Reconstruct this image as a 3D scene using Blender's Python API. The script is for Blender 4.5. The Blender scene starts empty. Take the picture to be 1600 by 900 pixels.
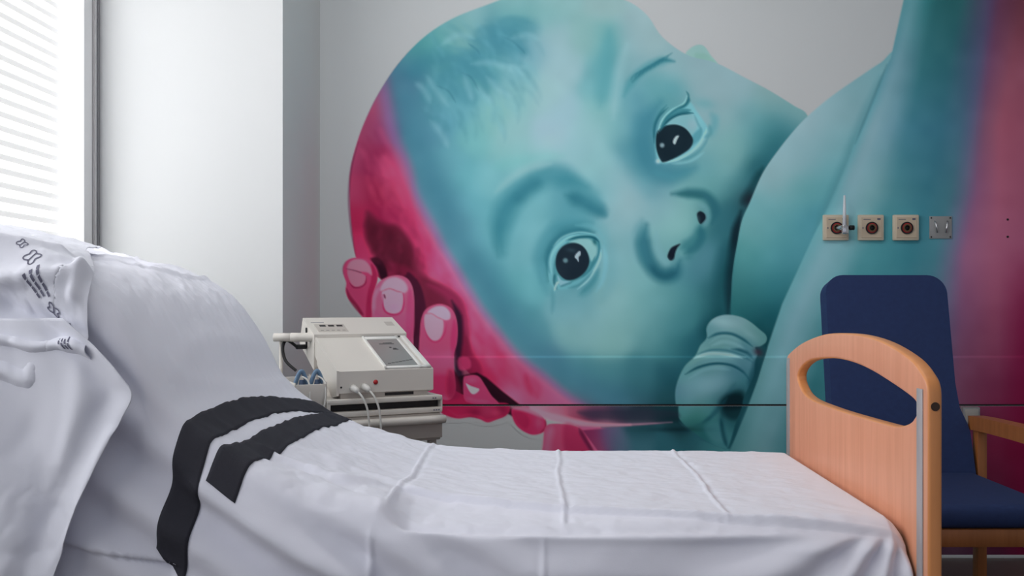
import bpy, bmesh, math, random
import numpy as np
from mathutils import Vector, Matrix

C = bpy.context.scene.collection
scene = bpy.context.scene
# ------------------------------------------------------------------ camera
CAMZ = 1.03
FPX = 1500.0            # focal length in pixels of the 1600-wide frame
cam_d = bpy.data.cameras.new('camera')
cam = bpy.data.objects.new('camera', cam_d); C.objects.link(cam)
cam.location = (0, 0, CAMZ); cam.rotation_euler = (math.pi/2, 0, 0)
cam_d.sensor_width = 36; cam_d.sensor_fit = 'HORIZONTAL'; cam_d.lens = FPX*36/1600
cam_d.shift_x = -50/1600; cam_d.shift_y = 20/1600
cam_d.clip_start = 0.05; cam_d.clip_end = 60
scene.camera = cam
# ------------------------------------------------------------------ world, light, exposure
SLAT_EMIT = 3.3
w = bpy.data.worlds.new('world'); scene.world = w; w.use_nodes = True
bg = w.node_tree.nodes['Background']; bg.inputs[0].default_value = (0.80, 0.86, 1.0, 1); bg.inputs[1].default_value = 0.42
def area(name, loc, rot, sx, sy, power, col):
    l = bpy.data.lights.new(name, 'AREA'); l.shape = 'RECTANGLE'; l.size = sx; l.size_y = sy; l.energy = power; l.color = col
    o = bpy.data.objects.new(name, l); C.objects.link(o); o.location = loc; o.rotation_euler = rot; return o
area('added_ceiling_fill', (0.15, 2.35, 2.64), (math.radians(22), 0, 0), 1.8, 0.3, 7.5, (1, .985, .96))  # unseen fill lamp, added to lift the painted wall and the bed top
scene.view_settings.view_transform = 'Standard'; scene.view_settings.look = 'None'
scene.view_settings.exposure = 0.18; scene.view_settings.gamma = 1.0; scene.view_settings.use_curve_mapping = False

# ------------------------------------------------------------------ helpers
def s2l(c):
    c = np.asarray(c, float)/255.0
    return np.where(c <= .04045, c/12.92, ((c+.055)/1.055)**2.4)
def lin(r, g, b): return tuple(float(v) for v in s2l((r, g, b)))+(1.0,)
def mat(name, col, rough=.6, metal=0.0, bump=0.0, scale=60.0, spec=.4, vary=0.0, emit=0.0, alpha=1.0, trans=0.0, sheen=0.0):
    m = bpy.data.materials.new(name); m.use_nodes = True; nt = m.node_tree; b = nt.nodes['Principled BSDF']
    b.inputs['Base Color'].default_value = col; b.inputs['Roughness'].default_value = rough; b.inputs['Metallic'].default_value = metal
    b.inputs['Specular IOR Level'].default_value = spec; b.inputs['Transmission Weight'].default_value = trans; b.inputs['Sheen Weight'].default_value = sheen
    tc = nt.nodes.new('ShaderNodeTexCoord'); n = nt.nodes.new('ShaderNodeTexNoise'); n.inputs['Scale'].default_value = scale; n.inputs['Detail'].default_value = 4
    nt.links.new(tc.outputs['Object'], n.inputs['Vector'])
    if bump:
        bp = nt.nodes.new('ShaderNodeBump'); bp.inputs['Strength'].default_value = bump; bp.inputs['Distance'].default_value = .002
        nt.links.new(n.outputs['Fac'], bp.inputs['Height']); nt.links.new(bp.outputs['Normal'], b.inputs['Normal'])
    if vary:
        mx = nt.nodes.new('ShaderNodeMix'); mx.data_type = 'RGBA'; n2 = nt.nodes.new('ShaderNodeTexNoise'); n2.inputs['Scale'].default_value = scale*.12
        nt.links.new(tc.outputs['Object'], n2.inputs['Vector']); nt.links.new(n2.outputs['Fac'], mx.inputs[0])
        mx.inputs[6].default_value = tuple(max(0, v*(1-vary)) for v in col[:3])+(1,); mx.inputs[7].default_value = tuple(min(1, v*(1+vary)) for v in col[:3])+(1,)
        nt.links.new(mx.outputs[2], b.inputs['Base Color'])
    if emit:
        b.inputs['Emission Color'].default_value = (1, 1, 1, 1); b.inputs['Emission Strength'].default_value = emit
    return m
def mesh_obj(name, verts, faces, m, parent=None, smooth=True):
    me = bpy.data.meshes.new(name); me.from_pydata([tuple(v) for v in verts], [], [tuple(f) for f in faces]); me.update()
    if smooth: me.polygons.foreach_set('use_smooth', [True]*len(me.polygons))
    if m: me.materials.append(m)
    o = bpy.data.objects.new(name, me); C.objects.link(o)
    if parent: o.parent = parent
    return o
def link_bm(name, bm, m, parent=None, smooth=False, autosmooth=False):
    me = bpy.data.meshes.new(name); bmesh.ops.recalc_face_normals(bm, faces=bm.faces); bm.to_mesh(me); bm.free()
    if m: me.materials.append(m)
    if smooth: me.polygons.foreach_set('use_smooth', [True]*len(me.polygons))
    if autosmooth:
        me.polygons.foreach_set('use_smooth', [True]*len(me.polygons)); me.set_sharp_from_angle(angle=math.radians(35))
    o = bpy.data.objects.new(name, me); C.objects.link(o)
    if parent: o.parent = parent
    return o
def bm_box(bm, x0, x1, y0, y1, z0, z1, bev=0.0, seg=2, M=None):
    t = bmesh.new(); bmesh.ops.create_cube(t, size=1)
    for v in t.verts: v.co = Vector(((x0+x1)/2+v.co.x*(x1-x0), (y0+y1)/2+v.co.y*(y1-y0), (z0+z1)/2+v.co.z*(z1-z0)))
    if bev: bmesh.ops.bevel(t, geom=list(t.edges), offset=bev, segments=seg, profile=.5, affect='EDGES')
    merge(bm, t, M)
def merge(bm, t, M=None):
    if M is not None: t.transform(M)
    mp = {v: bm.verts.new(v.co) for v in t.verts}
    for f in t.faces:
        try: bm.faces.new([mp[v] for v in f.verts])
        except ValueError: pass
    t.free()
def bm_prism(bm, pts, depth, bev=0.0, M=None, seg=2):
    """pts in local (a,b); extruded along local c from 0 to depth. M maps (a,b,c)"""
    t = bmesh.new(); vs = [t.verts.new((p[0], p[1], 0)) for p in pts]; f = t.faces.new(vs)
    r = bmesh.ops.extrude_face_region(t, geom=[f]); nv = [g for g in r['geom'] if isinstance(g, bmesh.types.BMVert)]
    for v in nv: v.co.z += depth
    if bev: bmesh.ops.bevel(t, geom=[e for e in t.edges if abs(e.verts[0].co.z-e.verts[1].co.z) < 1e-6], offset=bev, segments=seg, profile=.5, affect='EDGES')
    merge(bm, t, M)
def bm_tube(bm, pts, r, seg=12, cap=True, rad=None):
    P = [Vector(p) for p in pts]; rings = []; up = Vector((0, 0, 1)); pn = None
    for i, p in enumerate(P):
        d = (P[min(i+1, len(P)-1)]-P[max(i-1, 0)]).normalized()
        if pn is None:
            a = up if abs(d.dot(up)) < .9 else Vector((1, 0, 0)); n = (a-d*a.dot(d)).normalized()
        else: n = (pn-d*pn.dot(d)).normalized()
        pn = n; b = d.cross(n); rr = rad[i] if rad else r
        rings.append([bm.verts.new(p+(n*math.cos(t)+b*math.sin(t))*rr) for t in [2*math.pi*k/seg for k in range(seg)]])
    for A, B in zip(rings, rings[1:]):
        for k in range(seg): bm.faces.new([A[k], A[(k+1) % seg], B[(k+1) % seg], B[k]])
    if cap: bm.faces.new(rings[0][::-1]); bm.faces.new(rings[-1])
def spline(pts, n=8):
    P = np.array(pts, float); out = []
    for k in range(len(P)-1):
        a, b, c, d = P[max(k-1, 0)], P[k], P[k+1], P[min(k+2, len(P)-1)]
        for t in np.arange(n)/n: out.append(.5*((2*b)+(c-a)*t+(2*a-5*b+4*c-d)*t*t+(3*b-a-3*c+d)*t**3))
    out.append(P[-1]); return [tuple(p) for p in out]
def thing(name, label, cat, loc=(0, 0, 0), rotz=0.0, group=None):
    o = bpy.data.objects.new(name, None); C.objects.link(o); o.location = loc; o.rotation_euler = (0, 0, rotz); o.empty_display_size = .05
    o['label'] = label; o['category'] = cat
    if group: o['group'] = group
    return o
def tag(o, label, cat, group=None, kind=None):
    o['label'] = label; o['category'] = cat
    if group: o['group'] = group
    if kind: o['kind'] = kind
    return o
def struct(o): o['kind'] = 'structure'; return o
def boxo(name, x0, x1, y0, y1, z0, z1, m, bev=0.0, parent=None, M=None):
    bm = bmesh.new(); bm_box(bm, x0, x1, y0, y1, z0, z1, bev, 2, M); return link_bm(name, bm, m, parent, autosmooth=bev > 0)

# ------------------------------------------------------------------ materials
K_PAINT = 2.2                                        # reflectance of the wall's paint against its look in the dim corner
WHITE_PAINT = tuple(float(v) for v in s2l((160, 163, 164))*K_PAINT)+(1,)
M_wall = mat('white_wall_paint', WHITE_PAINT, .7, bump=.05, scale=90)
M_reveal = mat('white_plaster', (.72, .735, .74, 1), .7, bump=.05, scale=70)
M_ceil = mat('ceiling_white', (.78, .78, .78, 1), .9)
M_floor = mat('brown_vinyl_floor', lin(95, 84, 80), .35, vary=.25, scale=30)
M_frame = mat('grey_aluminium_frame', (.80, .81, .83, 1), .4)
M_gasket = mat('dark_gasket', (.25, .25, .27, 1), .5)
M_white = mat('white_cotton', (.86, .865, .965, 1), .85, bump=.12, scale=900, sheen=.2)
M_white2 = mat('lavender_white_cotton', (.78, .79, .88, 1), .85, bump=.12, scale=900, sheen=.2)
M_black = mat('black_elastic', lin(58, 58, 66), .85, bump=.4, scale=400, spec=.2)
M_print = mat('grey_print', lin(105, 105, 125), .8)
M_alu = mat('silver_strip', (.50, .48, .49, 1), .45, metal=.4)
M_navy = mat('navy_upholstery', lin(40, 58, 104), .8, bump=.25, scale=500, vary=.15)
M_dark = mat('dark_plastic', (.012, .012, .014, 1), .5)
M_beige = mat('warm_white_plastic', (.72, .685, .635, 1), .45)
M_beige2 = mat('putty_plastic', (.53, .49, .45, 1), .5)
M_scr = mat('grey_display_window', (.29, .285, .27, 1), .25)
M_cream = mat('cream_plate', lin(222, 208, 186), .45)
M_red = mat('red_ring', lin(190, 45, 50), .4)
M_black2 = mat('black_rubber', (.01, .01, .012, 1), .6)
M_cable = mat('pale_cable', (.70, .69, .66, 1), .5)
M_blue = mat('blue_grey_plastic', lin(110, 140, 170), .5)
M_chrome = mat('chrome', (.75, .75, .77, 1), .2, metal=.9)
M_clear = mat('clear_tube', (.92, .94, 1, 1), .15, trans=.15)
M_greypl = mat('grey_hook_plate', (.40, .40, .40, 1), .4, metal=.3)
def wood(name, c1, c2, rough=.4):
    m = bpy.data.materials.new(name); m.use_nodes = True; nt = m.node_tree; b = nt.nodes['Principled BSDF']; b.inputs['Roughness'].default_value = rough
    tc = nt.nodes.new('ShaderNodeTexCoord'); mp = nt.nodes.new('ShaderNodeMapping'); mp.inputs['Scale'].default_value = (30, 30, 2.0)
    n = nt.nodes.new('ShaderNodeTexNoise'); n.inputs['Scale'].default_value = 1.6; n.inputs['Detail'].default_value = 5; n.inputs['Distortion'].default_value = .4
    r = nt.nodes.new('ShaderNodeValToRGB'); r.color_ramp.elements[0].position = .3; r.color_ramp.elements[1].position = .7
    r.color_ramp.elements[0].color = c1; r.color_ramp.elements[1].color = c2
    nt.links.new(tc.outputs['Object'], mp.inputs[0]); nt.links.new(mp.outputs[0], n.inputs['Vector']); nt.links.new(n.outputs['Fac'], r.inputs[0]); nt.links.new(r.outputs[0], b.inputs['Base Color'])
    return m
M_beech = wood('beech_veneer', (.74, .315, .18, 1), (.84, .385, .235, 1))
M_beech_edge = wood('beech_solid_edge', (.80, .31, .10, 1), (.86, .35, .125, 1))
M_beech_dark = wood('dark_beech', (.34, .115, .03, 1), (.43, .15, .045, 1))

# ------------------------------------------------------------------ the room
WY = 3.85                       # the painted wall
KW = WY/FPX                     # metres of wall per mural unit
def wx(u): return (u-850)*KW
def wz(v): return CAMZ-(v-470)*KW
XL = wx(500); XWIN = -1.53; YREV = 3.30; XR = 3.3; YB = -2.4; ZC = 2.7
struct(boxo('floor', XWIN-.15, XR, YB, WY+.15, -.1, 0, M_floor))
struct(boxo('ceiling', XWIN-.15, XR, YB, WY+.15, ZC, ZC+.1, M_ceil))
struct(boxo('wall_back', XL-.02, XR, WY, WY+.15, 0, ZC, M_wall))
struct(boxo('wall_left', XWIN-.15, XL, YREV, WY+.15, 0, ZC, M_reveal))
struct(boxo('wall_right', XR, XR+.1, YB, WY+.15, 0, ZC, M_reveal))
SILL = .86; WTOP = 2.5; YW0 = -.6
bm = bmesh.new()
bm_box(bm, XWIN-.06, XWIN, YB, YREV, 0, SILL); bm_box(bm, XWIN-.06, XWIN, YB, YREV, WTOP, ZC); bm_box(bm, XWIN-.06, XWIN, YB, YW0, SILL, WTOP)
struct(link_bm('wall_window', bm, M_reveal))
# window frame: jambs, head, sill and one mullion out of the picture
wn = bpy.data.objects.new('window_1', None); C.objects.link(wn); wn['kind'] = 'structure'; wn.location = (XWIN, 1.3, SILL)
def wbox(name, y0, y1, z0, z1, x0, x1, m, bev=.003): return boxo(name, x0, x1, y0-1.3, y1-1.3, z0-SILL, z1-SILL, m, bev, wn)
wbox('jamb', 3.195, 3.30, SILL, WTOP, -.055, .0, M_frame)
wbox('jamb', YW0, YW0+.1, SILL, WTOP, -.055, .0, M_frame)
wbox('jamb_lip', 3.252, 3.262, SILL, WTOP, .0, .006, M_alu, .001)
wbox('gasket', 3.284, 3.2995, SILL, WTOP, .0, .004, M_gasket, .001)
wbox('frame_head', YW0, 3.30, WTOP-.07, WTOP, -.055, .0, M_frame)
wbox('frame_sill', YW0, 3.30, SILL, SILL+.07, -.055, .0, M_frame)
wbox('window_board', YW0, 3.30, SILL-.03, SILL, .0, .05, M_reveal)
mg = bpy.data.materials.new('window_glass'); mg.use_nodes = True; nt = mg.node_tree; nt.nodes.clear()
o_ = nt.nodes.new('ShaderNodeOutputMaterial'); tr = nt.nodes.new('ShaderNodeBsdfTransparent'); gl = nt.nodes.new('ShaderNodeBsdfGlossy'); gl.inputs['Roughness'].default_value = .02
mx = nt.nodes.new('ShaderNodeMixShader'); mx.inputs[0].default_value = .05; nt.links.new(tr.outputs[0], mx.inputs[1]); nt.links.new(gl.outputs[0], mx.inputs[2]); nt.links.new(mx.outputs[0], o_.inputs[0])
wbox('pane', YW0+.1, 3.195, SILL+.07, WTOP-.07, -.032, -.028, mg, 0)
# daylit louvre blind outside the glass
M_slat = mat('sunlit_blind_slat', (.85, .85, .85, 1), .6, emit=SLAT_EMIT)
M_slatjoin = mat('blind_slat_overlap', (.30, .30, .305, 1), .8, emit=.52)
bl = thing('roller_shutter', 'white horizontal slatted shutter glowing with daylight outside the window at left', 'window blind', (XWIN-.075, 1.3, SILL))
bm = bmesh.new(); bj = bmesh.new(); z = .0; PITCH = .0420
y0, y1 = YW0-1.25, 3.29-1.3

while z < WTOP-SILL:
    prof = [(-.004, z+.019), (-.001, z+.021), (.0, z+.028), (-.001, z+.039), (-.004, z+.042)]
    for A, B in zip(prof, prof[1:]):
        vs = [bm.verts.new((A[0], y0, A[1])), bm.verts.new((A[0], y1, A[1])), bm.verts.new((B[0], y1, B[1])), bm.verts.new((B[0], y0, B[1]))]; bm.faces.new(vs)
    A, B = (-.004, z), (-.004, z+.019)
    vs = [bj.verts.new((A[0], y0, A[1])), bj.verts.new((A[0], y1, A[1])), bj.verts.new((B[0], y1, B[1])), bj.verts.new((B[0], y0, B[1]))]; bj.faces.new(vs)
    z += PITCH
link_bm('slats', bm, M_slat, bl); link_bm('slat_joints', bj, M_slatjoin, bl)
# wall boards: low bumper board and the panel beneath it, a gap between
YB1 = WY-.005
struct(boxo('trim_1', XL, XR, YB1, WY, wz(630.5), wz(558), M_wall))
struct(boxo('trim_2', XL, XR, YB1, WY, wz(870), wz(634), M_wall))
struct(boxo('gap_shade_strip', XL, XR, YB1+.001, WY, wz(634.0), wz(630.4), M_dark))  # dark strip set in the gap to stand for the shade inside it
struct(boxo('baseboard_back', XL, XR, YB1-.004, YB1, .0, .012, M_reveal, .001))

# ---- mural painting: colours worked out on a fine grid in wall units (u right, v down) ----
STEP=1.5; U0,U1,V0,V1=500.0,1700.0,-60.0,868.0
gu=np.arange(U0,U1+.01,STEP); gv=np.arange(V0,V1+.01,STEP)
NU,NV=len(gu),len(gv)
GU,GV=np.meshgrid(gu.astype(np.float32),gv.astype(np.float32))
rng=np.random.RandomState(7)

def box(x0,y0,x1,y1):
    i0=max(0,int((x0-U0)/STEP)); i1=min(NU,int((x1-U0)/STEP)+2)
    j0=max(0,int((y0-V0)/STEP)); j1=min(NV,int((y1-V0)/STEP)+2)
    return slice(j0,max(j1,j0)),slice(i0,max(i1,i0))
def curve(pts,n=8,closed=False):
    P=np.array(pts,float); N=len(P); out=[]
    rngk=range(N) if closed else range(N-1)
    for k in rngk:
        if closed: a,b,c,d=P[(k-1)%N],P[k],P[(k+1)%N],P[(k+2)%N]
        else: a,b,c,d=P[max(k-1,0)],P[k],P[k+1],P[min(k+2,N-1)]
        for t in np.arange(n)/n:
            out.append(.5*((2*b)+(c-a)*t+(2*a-5*b+4*c-d)*t*t+(3*b-a-3*c+d)*t**3))
    if not closed: out.append(P[-1])
    return np.array(out)
def inside_sdf(X,Y,C):
    d2=np.full(X.shape,1e9,np.float32); ins=np.zeros(X.shape,bool); N=len(C)
    for k in range(N):
        ax,ay=C[k][:2]; bx,by=C[(k+1)%N][:2]
        ex,ey=bx-ax,by-ay; L=ex*ex+ey*ey+1e-9
        t=np.clip(((X-ax)*ex+(Y-ay)*ey)/L,0,1)
        d2=np.minimum(d2,(X-ax-t*ex)**2+(Y-ay-t*ey)**2)
        if ay!=by:
            c=((ay>Y)!=(by>Y))&(X<(bx-ax)*(Y-ay)/(by-ay)+ax); ins^=c
    d=np.sqrt(d2); return np.where(ins,d,-d)
def sm(x): x=np.clip(x,0,1); return x*x*(3-2*x)
def mask_poly(pts,soft=1.5,smooth=True,n=6):
    C=curve(pts,n,True) if smooth else np.array(pts,float)
    m=np.zeros((NV,NU),np.float32)
    s=box(C[:,0].min()-soft-2,C[:,1].min()-soft-2,C[:,0].max()+soft+2,C[:,1].max()+soft+2)
    if GU[s].size==0: return m
    m[s]=sm(inside_sdf(GU[s],GV[s],C)/(2*soft)+.5); return m
def blend(img,m,col,a=1.0,clip=None):
    w=(m*a)[...,None]
    if clip is not None: w=w*clip[...,None]
    img[:]=img*(1-w)+np.array(col,np.float32)*w
def fill(img,pts,col,a=1,soft=1.5,clip=None,smooth=True): blend(img,mask_poly(pts,soft,smooth),col,a,clip)
def stroke(img,pts,col,w=3,soft=1.5,a=1.0,clip=None,taper=True):
    """pts: (x,y) or (x,y,width)"""
    P=[(p[0],p[1],p[2] if len(p)>2 else w) for p in pts]
    C=curve(P,6)
    W=C[:,2].copy()
    if taper and len(pts[0])<3:
        t=np.linspace(0,1,len(C)); W*=np.clip(np.minimum(t,1-t)*5,.12,1)
    r=W.max()/2+soft*2+2
    s=box(C[:,0].min()-r,C[:,1].min()-r,C[:,0].max()+r,C[:,1].max()+r)
    X,Y=GU[s],GV[s]
    if X.size==0: return
    best=np.full(X.shape,-1e9,np.float32)
    for k in range(len(C)-1):
        ax,ay=C[k,:2]; bx,by=C[k+1,:2]; ex,ey=bx-ax,by-ay; L=ex*ex+ey*ey+1e-9
        t=np.clip(((X-ax)*ex+(Y-ay)*ey)/L,0,1)
        d=np.sqrt((X-ax-t*ex)**2+(Y-ay-t*ey)**2)
        best=np.maximum(best,(W[k]*(1-t)+W[k+1]*t)/2-d)
    m=sm(best/(2*soft)+.5)*a
    if clip is not None: m=m*clip[s]
    m=m[...,None]; img[s]=img[s]*(1-m)+np.array(col,np.float32)*m
def blob(img,x,y,rx,ry,ang,col,a=1.0,clip=None,hard=1.0):
    r=max(rx,ry)*2.6; s=box(x-r,y-r,x+r,y+r); X,Y=GU[s]-x,GV[s]-y
    if X.size==0: return
    c,n=np.cos(np.radians(ang)),np.sin(np.radians(ang))
    q=((X*c+Y*n)/rx)**2+((-X*n+Y*c)/ry)**2
    m=np.exp(-q**hard)*a
    if clip is not None: m=m*clip[s]
    m=m[...,None]; img[s]=img[s]*(1-m)+np.array(col,np.float32)*m
def field(samples,sig=22):
    """smooth colour field through scattered samples"""
    S=np.array([(x,y)+tuple(c) for x,y,c in samples],np.float32)
    xs=np.arange(U0,U1+8,6); ys=np.arange(V0,V1+8,6); X,Y=np.meshgrid(xs,ys)
    num=np.zeros(X.shape+(3,)); den=np.zeros(X.shape)
    for x,y,r,g,b in S:
        d2=(X-x)**2+(Y-y)**2
        w=np.exp(-d2/(2*sig*sig))+.004*np.exp(-d2/(2*(2.6*sig)**2))+1e-7/(1+d2/1e4)
        num+=w[...,None]*np.array([r,g,b]); den+=w
    F=num/den[...,None]
    fx=np.clip((gu-U0)/6,0,len(xs)-1.001); fy=np.clip((gv-V0)/6,0,len(ys)-1.001)
    ix=fx.astype(int); iy=fy.astype(int); tx=(fx-ix)[None,:,None]; ty=(fy-iy)[:,None,None]
    A=F[iy][:,ix]; B=F[iy][:,ix+1]; Cc=F[iy+1][:,ix]; D=F[iy+1][:,ix+1]
    return ((A*(1-tx)+B*tx)*(1-ty)+(Cc*(1-tx)+D*tx)*ty).astype(np.float32)
def smooth_noise(cell,seed):
    r=np.random.RandomState(seed); n=r.rand(int((V1-V0)/cell)+3,int((U1-U0)/cell)+3)
    fx=(gu-U0)/cell; fy=(gv-V0)/cell; ix=fx.astype(int); iy=fy.astype(int); tx=sm(fx-ix)[None,:]; ty=sm(fy-iy)[:,None]
    return ((n[iy][:,ix]*(1-tx)+n[iy][:,ix+1]*tx)*(1-ty)+(n[iy+1][:,ix]*(1-tx)+n[iy+1][:,ix+1]*tx)*ty).astype(np.float32)

WHITE=(160,163,164)
def paint():
    img=np.empty((NV,NU,3),np.float32); img[:]=WHITE
    # ---------- outlines ----------
    FACE=[(546,300),(548,262),(558,222),(572,185),(592,145),(622,100),(660,60),(705,30),(760,8),(820,-12),(890,-14),(950,-6),(985,4),(1012,25),
          (1035,58),(1074,86),(1118,98),(1165,122),(1203,142),(1240,165),(1262,181),(1272,230),(1262,300),(1240,440),(1215,540),(1190,620),(1150,720),
          (930,720),(905,668),(850,645),(800,640),(740,590),(660,500),(600,440),(560,410),(550,360)]
    face=mask_poly(FACE,1.2,n=5)
    # ear tip behind the brow
    fill(img,[(1072,88),(1078,76),(1091,70),(1101,73),(1110,86),(1122,104),(1095,112)],(128,165,165),1,1.2)
    fill(img,[(1085,85),(1100,83),(1112,90),(1120,104),(1095,104)],(118,160,155),.8,3)
    S=[(800,5,(120,165,170)),(870,0,(125,168,172)),(950,5,(134,168,172)),(1000,30,(140,170,178)),(700,45,(100,155,162)),(740,25,(120,165,172)),
    (680,65,(78,145,150)),(722,52,(108,158,162)),(650,90,(74,138,148)),(640,112,(68,115,140)),(622,140,(72,105,132)),(612,172,(90,100,135)),(605,150,(80,105,130)),
    (770,45,(85,140,155)),(800,30,(95,155,162)),(850,30,(112,162,167)),(790,62,(78,133,150)),(830,72,(108,155,170)),(862,60,(135,168,178)),
    (880,100,(136,171,181)),(915,60,(122,165,168)),(955,62,(95,155,160)),(950,100,(93,153,163)),(942,140,(103,160,170)),(985,60,(132,166,176)),
    (982,100,(125,165,175)),(1010,55,(138,168,175)),(880,180,(140,176,190)),(860,212,(146,177,192)),(850,150,(138,175,182)),(812,150,(120,170,175)),
    (800,210,(128,172,178)),(770,190,(118,171,173)),(740,212,(104,166,172)),(720,170,(95,155,170)),(690,140,(86,146,160)),(692,190,(90,150,170)),
    (662,170,(76,128,148)),(668,210,(76,125,148)),(720,110,(82,142,152)),(760,108,(88,148,158)),(802,120,(108,160,172)),(920,200,(132,176,184)),
    (940,175,(116,168,172)),(962,195,(116,168,175)),(985,180,(92,147,162)),(1000,150,(97,152,166)),(990,212,(84,140,156)),(1000,250,(80,138,155)),
    (1050,110,(131,166,175)),(1100,112,(133,165,175)),(1150,140,(135,168,178)),(1085,130,(131,164,173)),(1122,150,(135,165,175)),(1200,160,(130,165,170)),
    (1235,178,(120,162,167)),(1050,138,(90,148,158)),(1030,142,(90,150,160)),(1105,190,(122,160,170)),(1132,180,(128,165,172)),(1162,180,(108,156,166)),
    (1195,183,(82,142,152)),(1225,198,(62,122,137)),(1120,222,(116,165,171)),(1150,222,(116,165,168)),(1180,220,(88,145,155)),(1203,240,(40,98,112)),
    (1215,217,(45,105,115)),(1185,268,(35,90,102)),(1105,260,(100,155,165)),(1140,255,(118,167,171)),(1070,278,(90,148,160)),(1120,288,(105,160,165)),
    (1150,290,(85,140,150)),(1172,290,(50,105,118)),(1012,278,(80,140,155)),(1032,285,(110,155,170)),(1072,296,(120,168,170)),
    (980,300,(135,170,180)),(978,332,(139,172,180)),(960,280,(128,172,182)),(930,260,(126,175,182)),(900,240,(132,176,186)),(850,242,(132,176,183)),
    (800,245,(118,172,176)),(960,380,(125,170,178)),(973,420,(121,170,178)),(940,300,(115,168,178)),(958,342,(124,168,178)),(820,268,(117,170,178)),
    (788,282,(106,166,176)),(820,350,(106,166,178)),(840,322,(104,164,175)),(882,318,(85,145,160)),(905,330,(78,140,155)),(808,400,(106,166,178)),(815,440,(100,165,175)),
    (782,335,(90,153,165)),(775,380,(92,155,167)),(760,420,(86,150,165)),(740,380,(96,160,175)),(700,250,(95,155,170)),(722,280,(95,160,172)),
    (682,270,(78,132,152)),(702,312,(82,138,158)),(740,322,(96,161,175)),(770,285,(110,170,180)),(710,352,(82,132,153)),(740,420,(78,138,155)),
    (780,460,(80,145,160)),(800,500,(82,142,156)),(830,540,(84,142,156)),(870,590,(78,128,146)),(900,482,(112,163,174)),(920,510,(120,168,175)),
    (960,470,(123,170,175)),(900,530,(115,165,170)),(950,530,(118,168,170)),(980,500,(116,166,170)),(1000,480,(106,160,165)),(1000,430,(112,166,172)),
    (1030,480,(95,150,158)),(1020,520,(90,145,152)),(1050,540,(60,118,128)),(1060,500,(66,125,135)),(1080,470,(62,120,130)),(1090,430,(64,114,128)),
    (1110,460,(35,88,98)),(1120,520,(24,74,86)),(1080,550,(33,88,102)),(1130,425,(30,86,96)),(1125,380,(42,96,108)),(1140,342,(42,92,105)),
    (1162,310,(28,72,82)),(1050,462,(94,150,156)),(850,575,(84,118,146)),(900,580,(76,134,147)),(950,590,(74,130,142)),(1000,590,(60,115,128)),
    (1050,590,(33,84,98)),(900,620,(72,114,133)),(960,620,(58,108,128)),(1000,620,(50,100,115)),(1042,622,(33,78,90)),
    (1060,350,(118,170,172)),(1040,332,(124,168,178)),(1030,372,(116,168,172)),(1080,338,(113,165,168)),(1062,392,(95,152,156)),(1038,400,(106,156,165)),
    (1110,392,(66,120,135)),(1102,412,(78,130,145)),(1080,425,(75,130,148)),(1112,360,(60,115,125)),(1122,328,(55,108,120)),(1070,450,(80,140,150)),
    (1000,340,(122,166,176)),(990,380,(115,164,174)),(1100,300,(92,150,155)),
    (900,640,(115,62,92)),(950,650,(72,74,90)),(1000,650,(42,62,76)),(1045,650,(28,62,72)),(960,695,(84,102,126)),(1000,692,(58,104,120)),(1045,690,(44,94,108)),(1080,690,(40,88,100)),(1000,672,(34,74,86))]
    F=field(S,17)
    F*=np.interp(GV,[150,300,480],[.945,.965,1.0])[...,None]
    # ---------- pink part of the head ----------
    SP=[(575,200,(128,62,92)),(560,240,(140,66,100)),(555,300,(145,60,95)),(553,340,(142,35,75)),(560,385,(165,45,90)),(575,400,(165,55,95)),
    (590,170,(135,70,100)),(596,200,(120,65,105)),(585,250,(112,35,72)),(590,300,(118,28,62)),(600,340,(130,35,75)),(605,260,(150,60,100)),
    (620,270,(168,70,108)),(630,300,(160,65,100)),(625,330,(140,45,85)),(645,320,(175,70,110)),(640,360,(150,45,88)),(665,360,(172,72,112)),(665,400,(165,60,105)),
    (690,410,(190,95,140)),(655,410,(135,35,75)),(680,450,(165,60,100)),(705,450,(190,85,130)),(710,490,(175,60,105)),(735,500,(195,85,125)),(740,540,(180,60,105)),
    (770,560,(195,75,115)),(790,590,(190,60,100)),(760,590,(150,35,80)),(830,610,(185,70,110)),(870,625,(180,90,130)),(840,630,(200,90,125)),(715,540,(120,30,70)),(730,570,(130,30,72)),(800,620,(200,110,145))]
    FP=field(SP,15)*np.array((1.1,1.0,1.04),np.float32)
    edge=[(596,120),(604,160),(612,200),(626,240),(640,280),(662,330),(688,380),(716,430),(750,485),(782,530),(822,572),(868,608),(905,634),(960,668),(960,760),(400,760),(400,120)]
    C=np.vstack([curve(edge[:14],6),np.array(edge[14:],float)])
    sd=inside_sdf(GU,GV,C)
    wob=(smooth_noise(40,3)-.5)*8
    sw_=np.interp(GV,[120,200,300],[26,22,15])
    pk=sm((sd+wob)/(2*sw_)+.5)
    # teal side turns blue-violet near the edge
    near=np.exp(-((sd+30)/26.)**2)*.8
    lowfade=np.clip((GV-90)/60,0,1)
    F=F*(1-(near*lowfade)[...,None])+np.array((68,120,142),np.float32)*(near*lowfade)[...,None]
    head=F*(1-pk[...,None])+FP*pk[...,None]
    mid=np.exp(-((sd-1)/11.)**2)*.35*lowfade
    head=head*(1-mid[...,None])+np.array((150,105,155),np.float32)*mid[...,None]
    img[:]=img*(1-face[...,None])+head*face[...,None]
    # dark rim along the back of the head
    stroke(img,[(560,222),(549,262),(545,310),(549,360),(556,400)],(95,40,70),3,2,.6)
    stroke(img,[(640,78),(612,112),(590,146),(572,184)],(70,80,105),2.5,2,.5,face)
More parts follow.
